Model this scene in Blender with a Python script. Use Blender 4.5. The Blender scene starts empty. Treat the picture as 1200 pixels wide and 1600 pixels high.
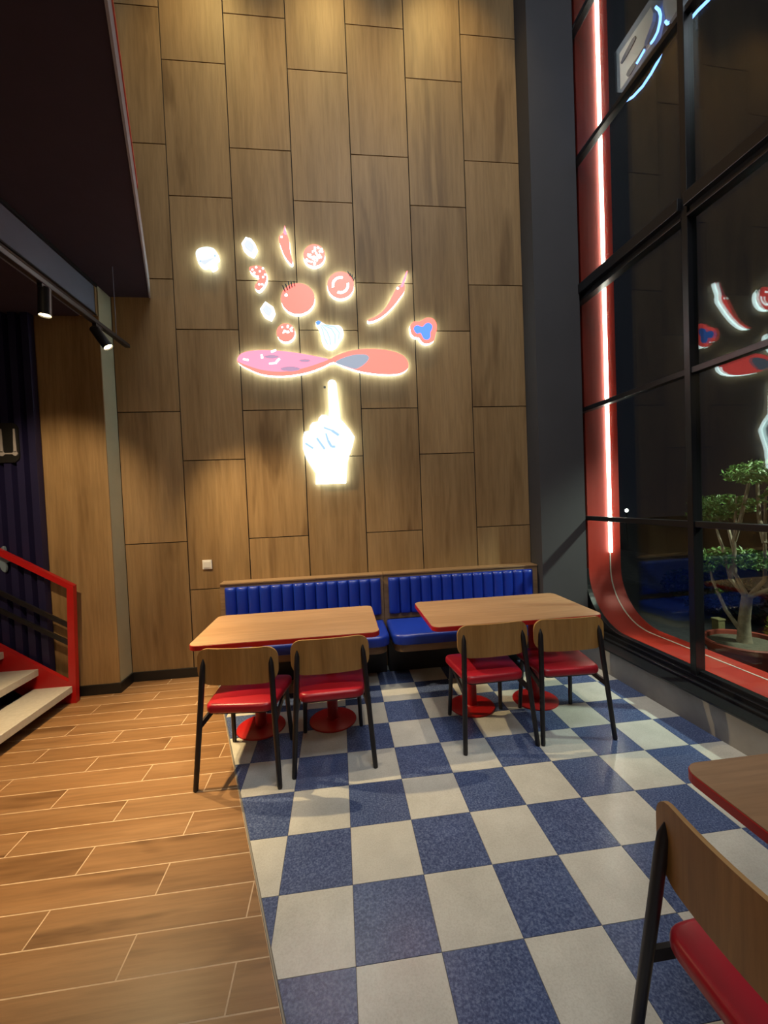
import bpy, bmesh, math, random
from mathutils import Vector, Matrix
random.seed(7)
SC = bpy.context.scene
COL = SC.collection

# ------------------------------------------------------------------ camera, world, light
cam_d = bpy.data.cameras.new('camera'); cam = bpy.data.objects.new('camera', cam_d); COL.objects.link(cam)
cam.location = (0.3070, -1.3570, 1.5840)
cam.rotation_euler = (math.radians(88.4260), math.radians(2.3462), math.radians(-6.4942))
cam_d.sensor_fit = 'VERTICAL'; cam_d.sensor_height = 32.0
cam_d.lens = 636.81 * 32.0 / 1600.0
cam_d.clip_start = 0.05; cam_d.clip_end = 200
SC.camera = cam

W = bpy.data.worlds.new('night'); SC.world = W; W.use_nodes = True
W.node_tree.nodes['Background'].inputs[0].default_value = (0.010, 0.012, 0.020, 1)
W.node_tree.nodes['Background'].inputs[1].default_value = 0.35

vs = SC.view_settings
vs.view_transform = 'Standard'; vs.look = 'None'; vs.gamma = 1.0; vs.use_curve_mapping = False
vs.exposure = 0.18
SC.cycles.transparent_max_bounces = 24
SC.cycles.max_bounces = 8
SC.cycles.sample_clamp_indirect = 6.0

def area(name, loc, target, size, power, col):
    d = bpy.data.lights.new(name, 'AREA'); d.shape = 'RECTANGLE'; d.size, d.size_y = size
    d.energy = power; d.color = col
    o = bpy.data.objects.new(name, d); COL.objects.link(o); o.location = loc
    o.rotation_euler = (Vector(target) - Vector(loc)).to_track_quat('-Z', 'Y').to_euler()
    return o
def spot(name, loc, target, power, col, angle, blend=0.6, radius=0.04):
    d = bpy.data.lights.new(name, 'SPOT'); d.energy = power; d.color = col
    d.spot_size = math.radians(angle); d.spot_blend = blend; d.shadow_soft_size = radius
    o = bpy.data.objects.new(name, d); COL.objects.link(o); o.location = loc
    o.rotation_euler = (Vector(target) - Vector(loc)).to_track_quat('-Z', 'Y').to_euler()
    return o
WARM = (1.0, 0.66, 0.30); SOFT = (1.0, 0.80, 0.55); COOL = (0.86, 0.92, 1.0)
# rows of lamps in the high ceiling over the tiled zone, behind and above the photographer
area('ceiling_lamp_front_offscreen', (1.0, -0.6, 7.36), (1.0, 0.4, 0), (2.2, 2.2), 150, (0.82, 0.91, 1.0))
area('ceiling_lamp_rear_offscreen', (0.9, -3.6, 7.3), (0.7, 0.6, 0.0), (2.4, 1.6), 110, (1.0, 0.95, 0.88))
# warm lamps in the ceiling that wash the panelled wall
for nm_, sx in (('left', -0.75), ('middle', 0.38), ('right', 1.52)):
    spot('wall_washer_%s_offscreen' % nm_, (sx, 1.75, 7.25), (sx, 2.62, 5.3), 105, (1.0, 0.70, 0.24), 64, 1.0, 0.05)
# warm downlights over the tables
for nm_, sx, sy in (('left', 0.0, 1.75), ('right', 1.5, 1.75)):
    spot('downlight_%s_offscreen' % nm_, (sx, sy, 7.25), (sx, sy + 0.12, 0), 330, SOFT, 30, 0.9, 0.05)
# lamps under the gallery
area('gallery_lamp_offscreen', (-1.3, -2.4, 3.50), (-1.1, 0.9, 0), (1.4, 0.9), 32, (1.0, 0.76, 0.46))
# street side lamp that lights the planting outside
spot('garden_lamp_offscreen', (4.9, 0.6, 3.3), (3.7, 1.75, 0.9), 650, (0.95, 1.0, 0.82), 60, 0.7, 0.08)

# ------------------------------------------------------------------ helpers
class MB:
    def __init__(s): s.v = []; s.f = []
    def add(s, vs_, fs):
        n = len(s.v); s.v += [tuple(q) for q in vs_]; s.f += [tuple(i + n for i in f) for f in fs]; return s
    def box(s, a, b, bev=0.0):
        x0, y0, z0 = a; x1, y1, z1 = b
        if bev <= 0:
            vs_ = [(x, y, z) for z in (z0, z1) for x, y in ((x0, y0), (x1, y0), (x1, y1), (x0, y1))]
            return s.add(vs_, [(3, 2, 1, 0), (4, 5, 6, 7), (0, 1, 5, 4), (1, 2, 6, 5), (2, 3, 7, 6), (3, 0, 4, 7)])
        bm = bmesh.new(); bmesh.ops.create_cube(bm, size=1)
        bmesh.ops.scale(bm, vec=(x1 - x0, y1 - y0, z1 - z0), verts=bm.verts)
        bmesh.ops.translate(bm, vec=((x0 + x1) / 2, (y0 + y1) / 2, (z0 + z1) / 2), verts=bm.verts)
        bmesh.ops.bevel(bm, geom=bm.edges[:], offset=bev, segments=2, affect='EDGES', profile=0.5)
        bm.verts.index_update()
        s.add([v.co[:] for v in bm.verts], [[v.index for v in f.verts] for f in bm.faces]); bm.free(); return s
    def prism(s, poly, axis, d0, d1):
        # poly in the plane normal to axis: axis 1 -> (x,z), axis 0 -> (y,z), axis 2 -> (x,y)
        def P(q, d): return (d, q[0], q[1]) if axis == 0 else ((q[0], d, q[1]) if axis == 1 else (q[0], q[1], d))
        n = len(poly)
        ar = sum(poly[i][0] * poly[(i + 1) % n][1] - poly[(i + 1) % n][0] * poly[i][1] for i in range(n))
        pl = list(poly) if ar > 0 else list(reversed(poly))
        if axis == 1: pl = list(reversed(pl))
        lo, hi = min(d0, d1), max(d0, d1)
        vs_ = [P(q, lo) for q in pl] + [P(q, hi) for q in pl]
        fs = [tuple(reversed(range(n))), tuple(range(n, 2 * n))] + [(i, (i + 1) % n, n + (i + 1) % n, n + i) for i in range(n)]
        return s.add(vs_, fs)
    def tube(s, path, r, n=10, cap=True):
        path = [Vector(q) for q in path]
        rs = r if isinstance(r, (list, tuple)) else [r] * len(path)
        base = len(s.v); up = None
        for i, q in enumerate(path):
            t = (path[min(i + 1, len(path) - 1)] - path[max(i - 1, 0)]).normalized()
            if up is None: up = Vector((0, 0, 1)) if abs(t.z) < 0.9 else Vector((1, 0, 0))
            a = t.cross(up).normalized(); b = a.cross(t).normalized(); up = b
            for k in range(n):
                w = 2 * math.pi * k / n
                s.v.append(tuple(q + rs[i] * (math.cos(w) * a + math.sin(w) * b)))
        for i in range(len(path) - 1):
            for k in range(n):
                k2 = (k + 1) % n
                s.f.append((base + i * n + k2, base + i * n + k, base + (i + 1) * n + k, base + (i + 1) * n + k2))
        if cap:
            s.f.append(tuple(base + k for k in range(n))); e = base + (len(path) - 1) * n
            s.f.append(tuple(e + k for k in reversed(range(n))))
        return s
    def bar(s, a, b, w, h):
        # rectangular bar from a to b, h measured vertically, w sideways
        a = Vector(a); b = Vector(b); t = (b - a).normalized()
        sd = t.cross(Vector((0, 0, 1))).normalized() * w / 2; up = sd.cross(t).normalized() * h / 2
        vs_ = [p + q for p in (a, b) for q in (-sd - up, sd - up, sd + up, -sd + up)]
        return s.add([v[:] for v in vs_], [(0, 1, 2, 3), (7, 6, 5, 4), (1, 0, 4, 5), (2, 1, 5, 6), (3, 2, 6, 7), (0, 3, 7, 4)])
    def lathe(s, prof, c=(0, 0, 0), n=32):
        base = len(s.v)
        for r, z in prof:
            for k in range(n):
                w = 2 * math.pi * k / n; s.v.append((c[0] + r * math.cos(w), c[1] + r * math.sin(w), c[2] + z))
        for i in range(len(prof) - 1):
            for k in range(n):
                k2 = (k + 1) % n; s.f.append((base + i * n + k, base + i * n + k2, base + (i + 1) * n + k2, base + (i + 1) * n + k))
        s.f.append(tuple(base + k for k in reversed(range(n)))); e = base + (len(prof) - 1) * n
        s.f.append(tuple(e + k for k in range(n))); return s
    def slab(s, ring, z0, z1, bev_t, bev_b=None, seg=4, crown=0.0):
        # horizontal slab with an outline ring (x,y) ccw; edges rounded by insetting the ring
        bev_b = bev_t if bev_b is None else bev_b
        n = len(ring); lev = []
        if bev_b > 0:
            for k in range(seg + 1):
                a = math.pi / 2 * k / seg; lev.append((bev_b * (1 - math.sin(a)), z0 + bev_b * (1 - math.cos(a))))
        else: lev.append((0, z0))
        if bev_t > 0:
            for k in range(seg + 1):
                a = math.pi / 2 * k / seg; lev.append((bev_t * (1 - math.cos(a)), z1 - bev_t * (1 - math.sin(a))))
        else: lev.append((0, z1))
        if crown > 0:
            for k in (1, 2, 3, 4): lev.append((-k, z1 + crown * (1 - (1 - k / 4) ** 2)))
        base = len(s.v); top = inset(ring, bev_t)
        mx_ = sum(q[0] for q in ring) / n; my_ = sum(q[1] for q in ring) / n
        for ins, z in lev:
            if ins < 0: rr_ = [(mx_ + (q[0] - mx_) * (1 + 0.22 * ins), my_ + (q[1] - my_) * (1 + 0.22 * ins)) for q in top]
            else: rr_ = inset(ring, ins)
            for q in rr_: s.v.append((q[0], q[1], z))
        for i in range(len(lev) - 1):
            for k in range(n):
                k2 = (k + 1) % n; s.f.append((base + i * n + k, base + i * n + k2, base + (i + 1) * n + k2, base + (i + 1) * n + k))
        s.f.append(tuple(base + k for k in reversed(range(n)))); e = base + (len(lev) - 1) * n
        s.f.append(tuple(e + k for k in range(n))); return s
    def build(s, name, mat, parent=None, smooth=False, loc=None, sharp=35):
        me = bpy.data.meshes.new(name); me.from_pydata(s.v, [], s.f); me.validate(); me.update()
        if mat is not None: me.materials.append(mat)
        if smooth:
            me.polygons.foreach_set('use_smooth', [True] * len(me.polygons))
            me.set_sharp_from_angle(angle=math.radians(sharp))
        o = bpy.data.objects.new(name, me); COL.objects.link(o)
        if parent is not None: o.parent = parent
        if loc is not None: o.location = loc
        return o
def inset(ring, d):
    if d == 0: return ring
    n = len(ring); out = []
    for i in range(n):
        p, q, r = Vector(ring[i - 1]), Vector(ring[i]), Vector(ring[(i + 1) % n])
        e1 = (q - p).normalized(); e2 = (r - q).normalized()
        n1 = Vector((-e1.y, e1.x)); n2 = Vector((-e2.y, e2.x)); m = (n1 + n2)
        m = m / max(0.3, 1 + n1.dot(n2)); out.append((q.x + m.x * d, q.y + m.y * d))
    return out
def rrect(x0, y0, x1, y1, r, seg=6):
    # ccw rounded rectangle; r may be 4 radii: (x0y0, x1y0, x1y1, x0y1)
    r = r if isinstance(r, (tuple, list)) else (r,) * 4; out = []
    for (cx, cy, a0, rr) in ((x0 + r[0], y0 + r[0], 180, r[0]), (x1 - r[1], y0 + r[1], 270, r[1]), (x1 - r[2], y1 - r[2], 0, r[2]), (x0 + r[3], y1 - r[3], 90, r[3])):
        for k in range(seg + 1):
            a = math.radians(a0 + 90 * k / seg); out.append((cx + rr * math.cos(a), cy + rr * math.sin(a)))
    return out
def smooth_poly(P, n=4):
    out = []; L = len(P)
    for i in range(L):
        p0, p1, p2, p3 = (Vector(P[(i + k) % L]) for k in (-1, 0, 1, 2))
        for k in range(n):
            t = k / n
            q = 0.5 * (2 * p1 + (p2 - p0) * t + (2 * p0 - 5 * p1 + 4 * p2 - p3) * t * t + (3 * p1 - p0 - 3 * p2 + p3) * t ** 3)
            out.append((q.x, q.y))
    return out
def clip_half(poly, a, b, c):
    # keep a*x + b*y <= c
    out = []
    for i in range(len(poly)):
        p, q = poly[i], poly[(i + 1) % len(poly)]; dp = a * p[0] + b * p[1] - c; dq = a * q[0] + b * q[1] - c
        if dp <= 0: out.append(p)
        if dp * dq < 0:
            t = dp / (dp - dq); out.append((p[0] + t * (q[0] - p[0]), p[1] + t * (q[1] - p[1])))
    return out
def empty(name, loc=(0, 0, 0), rz=0.0):
    o = bpy.data.objects.new(name, None); COL.objects.link(o); o.location = loc; o.rotation_euler.z = rz
    o.empty_display_size = 0.1; return o
def tag(o, label, cat, group=None):
    o['label'] = label; o['category'] = cat
    if group: o['group'] = group
    return o
def struct(o): o['kind'] = 'structure'; return o
def copy_tree(o, parent=None):
    c = o.copy(); COL.objects.link(c); c.parent = parent
    for ch in list(o.children): copy_tree(ch, c)
    return c

# ------------------------------------------------------------------ materials
def new_mat(name):
    m = bpy.data.materials.new(name); m.use_nodes = True; nt = m.node_tree
    return m, nt, nt.nodes['Principled BSDF']
def N(nt, t, **kw):
    n = nt.nodes.new(t)
    for k, v in kw.items(): setattr(n, k, v)
    return n
def rand_coord(nt, scale, amount=23.0):
    tc = N(nt, 'ShaderNodeTexCoord'); oi = N(nt, 'ShaderNodeObjectInfo')
    mu = N(nt, 'ShaderNodeVectorMath', operation='SCALE'); mu.inputs[0].default_value = (1.0, 0.71, 0.37)
    sc = N(nt, 'ShaderNodeMath', operation='MULTIPLY'); sc.inputs[1].default_value = amount
    nt.links.new(oi.outputs['Random'], sc.inputs[0]); nt.links.new(sc.outputs[0], mu.inputs['Scale'])
    ad = N(nt, 'ShaderNodeVectorMath', operation='ADD'); nt.links.new(tc.outputs['Object'], ad.inputs[0]); nt.links.new(mu.outputs[0], ad.inputs[1])
    mp = N(nt, 'ShaderNodeMapping'); mp.inputs['Scale'].default_value = scale; nt.links.new(ad.outputs[0], mp.inputs[0])
    return mp.outputs[0]
def ramp(nt, fac, stops):
    r = N(nt, 'ShaderNodeValToRGB'); e = r.color_ramp.elements
    while len(e) < len(stops): e.new(0.5)
    for k, (p, c) in enumerate(stops): e[k].position = p; e[k].color = (*c, 1)
    nt.links.new(fac, r.inputs[0]); return r.outputs[0]
def noise(nt, vec, scale, detail=4, rough=0.55, dist=0.0):
    n = N(nt, 'ShaderNodeTexNoise'); n.inputs['Scale'].default_value = scale; n.inputs['Detail'].default_value = detail
    n.inputs['Roughness'].default_value = rough; n.inputs['Distortion'].default_value = dist
    nt.links.new(vec, n.inputs['Vector']); return n.outputs['Fac']
def mixc(nt, fac, a, b, mode='MIX'):
    m = N(nt, 'ShaderNodeMix', data_type='RGBA', blend_type=mode)
    if isinstance(fac, float): m.inputs[0].default_value = fac
    else: nt.links.new(fac, m.inputs[0])
    for k, c in ((6, a), (7, b)):
        if isinstance(c, tuple): m.inputs[k].default_value = (*c, 1)
        else: nt.links.new(c, m.inputs[k])
    return m.outputs[2]
def bump(nt, bs, h, strength, dist=0.002):
    b = N(nt, 'ShaderNodeBump'); b.inputs['Strength'].default_value = strength; b.inputs['Distance'].default_value = dist
    nt.links.new(h, b.inputs['Height']); nt.links.new(b.outputs[0], bs.inputs['Normal'])
def plain(name, col, rough=0.5, metal=0.0, spec=0.5, var=0.0, vscale=6.0, bmp=0.0, bscale=120.0):
    m, nt, bs = new_mat(name); bs.inputs['Roughness'].default_value = rough; bs.inputs['Metallic'].default_value = metal
    bs.inputs['Specular IOR Level'].default_value = spec; bs.inputs['Base Color'].default_value = (*col, 1)
    if var > 0 or bmp > 0: vec = rand_coord(nt, (1, 1, 1))
    if var > 0:
        f = noise(nt, vec, vscale, 5)
        c = ramp(nt, f, [(0.3, tuple(max(0, q * (1 - var)) for q in col)), (0.7, tuple(min(1, q * (1 + var)) for q in col))])
        nt.links.new(c, bs.inputs['Base Color'])
    if bmp > 0: bump(nt, bs, noise(nt, vec, bscale, 3), bmp)
    return m
def wood(name, c_dark, c_mid, c_light, axis, rough=0.45, spec=0.4, streak=0.5, k=1.0, tint=0.12, knots=0.37):
    m, nt, bs = new_mat(name); bs.inputs['Roughness'].default_value = rough; bs.inputs['Specular IOR Level'].default_value = spec
    sc = [1.0, 1.0, 1.0]; sc[axis] = 0.07
    v1 = rand_coord(nt, tuple(q for q in sc))
    f1 = noise(nt, v1, 9 * k, 5, 0.6, 0.6)
    base = ramp(nt, f1, [(0.28, c_dark), (0.5, c_mid), (0.72, c_light)])
    f2 = noise(nt, v1, 70 * k, 3, 0.6)
    fine = ramp(nt, f2, [(0.35, (0.78,) * 3), (0.6, (1.05,) * 3)])
    c = mixc(nt, 0.7, base, fine, 'MULTIPLY')
    sc2 = [1.0, 1.0, 1.0]; sc2[axis] = 0.16
    f3 = noise(nt, rand_coord(nt, tuple(sc2), 41.0), 5.2 * k, 3, 0.5, 1.0)
    dk = ramp(nt, f3, [(knots - 0.09, (0.42, 0.36, 0.30)), (knots, (1, 1, 1))])
    c = mixc(nt, streak, c, dk, 'MULTIPLY')
    oi = N(nt, 'ShaderNodeObjectInfo')
    tn = ramp(nt, oi.outputs['Random'], [(0.0, (1 - tint,) * 3), (1.0, (1 + tint * 0.6,) * 3)])
    c = mixc(nt, 1.0, c, tn, 'MULTIPLY')
    nt.links.new(c, bs.inputs['Base Color']); bump(nt, bs, f2, 0.08, 0.001)
    return m
def emit(name, col, strength, base=None):
    mx = max(col); base = base or tuple(0.45 * c / mx for c in col)
    m, nt, bs = new_mat(name); bs.inputs['Base Color'].default_value = (*base, 1)
    bs.inputs['Emission Color'].default_value = (*col, 1); bs.inputs['Emission Strength'].default_value = strength
    bs.inputs['Roughness'].default_value = 0.3
    return m
def speckle(name, base, dark, light, scale, rough, amount):
    m, nt, bs = new_mat(name)
    v = rand_coord(nt, (1, 1.0, 1)); f = noise(nt, v, scale, 3, 0.65)
    c = ramp(nt, f, [(0.36, dark), (0.5, base), (0.66, light)])
    f2 = noise(nt, v, 7, 3); tn = ramp(nt, f2, [(0.3, (0.9,) * 3), (0.7, (1.06,) * 3)])
    c = mixc(nt, amount, base, c); c = mixc(nt, 1.0, c, tn, 'MULTIPLY')
    nt.links.new(c, bs.inputs['Base Color'])
    f3 = noise(nt, v, 3, 3); rr = N(nt, 'ShaderNodeMapRange'); rr.inputs[3].default_value = rough - 0.05; rr.inputs[4].default_value = rough + 0.1
    nt.links.new(f3, rr.inputs[0]); nt.links.new(rr.outputs[0], bs.inputs['Roughness'])
    bs.inputs['Specular IOR Level'].default_value = 0.5
    return m
def glass(name):
    m = bpy.data.materials.new(name); m.use_nodes = True; nt = m.node_tree; nt.nodes.clear()
    out = N(nt, 'ShaderNodeOutputMaterial'); tr = N(nt, 'ShaderNodeBsdfTransparent'); gl = N(nt, 'ShaderNodeBsdfGlossy')
    tr.inputs[0].default_value = (0.93, 0.96, 0.95, 1); gl.inputs['Roughness'].default_value = 0.0
    lw = N(nt, 'ShaderNodeLayerWeight'); lw.inputs[0].default_value = 0.5
    pw = N(nt, 'ShaderNodeMath', operation='POWER'); pw.inputs[1].default_value = 5.0
    ma = N(nt, 'ShaderNodeMath', operation='MULTIPLY_ADD'); ma.inputs[1].default_value = 0.95; ma.inputs[2].default_value = 0.033
    mx = N(nt, 'ShaderNodeMixShader')
    nt.links.new(lw.outputs['Facing'], pw.inputs[0]); nt.links.new(pw.outputs[0], ma.inputs[0]); nt.links.new(ma.outputs[0], mx.inputs[0])
    nt.links.new(tr.outputs[0], mx.inputs[1]); nt.links.new(gl.outputs[0], mx.inputs[2]); nt.links.new(mx.outputs[0], out.inputs[0])
    return m

M = {}
M['panel'] = wood('oak_panel', (0.215, 0.128, 0.056), (0.295, 0.186, 0.086), (0.350, 0.228, 0.112), 2, 0.5, 0.3, 0.6, 0.55, 0.10, knots=0.395)
M['groove'] = plain('groove_black', (0.012, 0.009, 0.007), 0.8)
M['plank'] = wood('wood_look_tile', (0.190, 0.096, 0.040), (0.262, 0.140, 0.062), (0.318, 0.180, 0.086), 0, 0.33, 0.45, 0.75, 0.8, 0.10, knots=0.42)
M['grout'] = plain('grout', (0.56, 0.41, 0.27), 0.8, var=0.15, vscale=30)
M['tile_blue'] = speckle('vinyl_blue', (0.075, 0.108, 0.235), (0.035, 0.055, 0.140), (0.150, 0.200, 0.350), 120, 0.20, 0.85)
M['tile_white'] = speckle('vinyl_white', (0.56, 0.56, 0.52), (0.47, 0.46, 0.42), (0.62, 0.62, 0.58), 150, 0.20, 0.5)
M['joint'] = plain('tile_joint', (0.13, 0.12, 0.11), 0.7)
M['strip'] = plain('metal_strip', (0.24, 0.23, 0.21), 0.5, 0.3)
M['black'] = plain('black_skirting', (0.010, 0.009, 0.009), 0.5)
M['black_metal'] = plain('black_metal', (0.012, 0.010, 0.012), 0.38, 0.0, 0.5)
M['frame'] = plain('window_frame_black', (0.010, 0.010, 0.012), 0.28, 0.0, 0.6)
M['red_leather'] = plain('red_vinyl', (0.37, 0.010, 0.022), 0.34, var=0.08, bmp=0.06, bscale=260)
M['blue_leather'] = plain('blue_vinyl', (0.008, 0.032, 0.32), 0.33, var=0.06, bmp=0.05, bscale=260)
M['red_metal'] = plain('red_powder_coat', (0.42, 0.009, 0.010), 0.38)
M['chair_wood'] = wood('oak_veneer', (0.290, 0.140, 0.038), (0.375, 0.192, 0.058), (0.430, 0.235, 0.080), 2, 0.4, 0.4, 0.35, 0.9, 0.08)
M['chair_edge'] = wood('plywood_edge', (0.30, 0.16, 0.05), (0.36, 0.20, 0.07), (0.40, 0.23, 0.09), 0, 0.5, 0.3, 0.2, 1.0, 0.05)
M['table_wood'] = wood('table_laminate', (0.300, 0.170, 0.085), (0.360, 0.212, 0.112), (0.405, 0.245, 0.135), 0, 0.42, 0.4, 0.25, 0.7, 0.06)
M['bench_wood'] = wood('bench_laminate', (0.190, 0.115, 0.058), (0.250, 0.155, 0.080), (0.300, 0.190, 0.105), 0, 0.45, 0.35, 0.3, 0.7, 0.06)
M['grey'] = plain('column_grey', (0.050, 0.048, 0.054), 0.75, var=0.06, vscale=3)
M['soffit'] = plain('soffit_plum', (0.030, 0.019, 0.032), 0.9, var=0.08, vscale=8)
M['beam'] = plain('beam_grey', (0.150, 0.168, 0.225), 0.8, var=0.06, vscale=4)
M['fascia'] = plain('fascia_grey', (0.30, 0.29, 0.31), 0.7)
M['edge_red'] = plain('edge_red', (0.55, 0.06, 0.03), 0.5)
M['pillar_side'] = plain('pillar_side_cream', (0.42, 0.39, 0.26), 0.7, var=0.06, vscale=5)
M['concrete'] = plain('sill_grey', (0.27, 0.262, 0.262), 0.6, var=0.15, vscale=5)
M['reveal'] = plain('reveal_red', (0.38, 0.018, 0.006), 0.55, var=0.06, vscale=3)
M['led'] = emit('led_white', (1.0, 0.97, 0.84), 16.0)
M['led_off'] = plain('led_diffuser', (0.62, 0.55, 0.50), 0.5)
M['glass'] = glass('window_glass')
M['navy'] = plain('corrugated_navy', (0.011, 0.009, 0.048), 0.5, var=0.1, vscale=4)
M['tread'] = plain('tread_terrazzo', (0.46, 0.44, 0.41), 0.55, var=0.08, vscale=40)
M['white_plastic'] = plain('white_plastic', (0.68, 0.66, 0.63), 0.35)
M['sign_white'] = emit('sign_white', (0.78, 1.0, 1.0), 9.5)
M['sign_face'] = emit('sign_face_white', (0.80, 0.93, 0.96), 1.0)
M['sign_red'] = emit('sign_red', (3.0, 0.30, 0.235), 1.0)
M['sign_pink'] = emit('sign_pink', (2.6, 0.37, 0.54), 1.0)
M['sign_blue'] = emit('sign_blue', (0.12, 0.32, 1.15), 1.0)
M['sign_grey'] = emit('sign_grey', (0.26, 0.30, 0.38), 1.0)
M['sign_mauve'] = emit('sign_mauve', (0.34, 0.22, 0.34), 1.0)
M['sign_pale'] = emit('sign_pale', (0.62, 0.68, 0.80), 1.0)
M['sign_line'] = emit('sign_line', (0.36, 0.55, 0.80), 1.0)
M['sign_dark'] = plain('sign_dark', (0.02, 0.03, 0.05), 0.5)
M['spot_lens'] = emit('spot_lens', (1.0, 0.82, 0.45), 12.0)
M['neon'] = emit('neon_blue', (0.16, 0.34, 1.0), 4.0)
M['letter'] = plain('letter_face', (0.40, 0.37, 0.38), 0.5)
M['letter_dark'] = plain('letter_navy', (0.012, 0.014, 0.05), 0.5)
M['asphalt'] = plain('asphalt', (0.030, 0.030, 0.034), 0.85, var=0.3, vscale=20)
M['kerb'] = plain('kerb_stone', (0.12, 0.115, 0.11), 0.8, var=0.2, vscale=10)
M['bark'] = plain('bark', (0.23, 0.19, 0.13), 0.8, var=0.25, vscale=25, bmp=0.3, bscale=60)
M['leaf'] = plain('leaf', (0.085, 0.190, 0.035), 0.5, var=0.35, vscale=9)
M['leaf_yellow'] = plain('leaf_yellow', (0.20, 0.22, 0.02), 0.5, var=0.3, vscale=12)
M['leaf_dark'] = plain('leaf_hedge', (0.018, 0.035, 0.012), 0.6, var=0.3, vscale=9)
M['terracotta'] = plain('terracotta', (0.20, 0.035, 0.020), 0.6, var=0.15, vscale=8)
M['soil'] = plain('gravel_soil', (0.085, 0.075, 0.05), 0.9, var=0.4, vscale=60, bmp=0.5, bscale=80)
M['post'] = plain('bollard_wood', (0.16, 0.14, 0.06), 0.7)
M['plaster'] = plain('dark_plaster', (0.10, 0.09, 0.09), 0.8)
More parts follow.
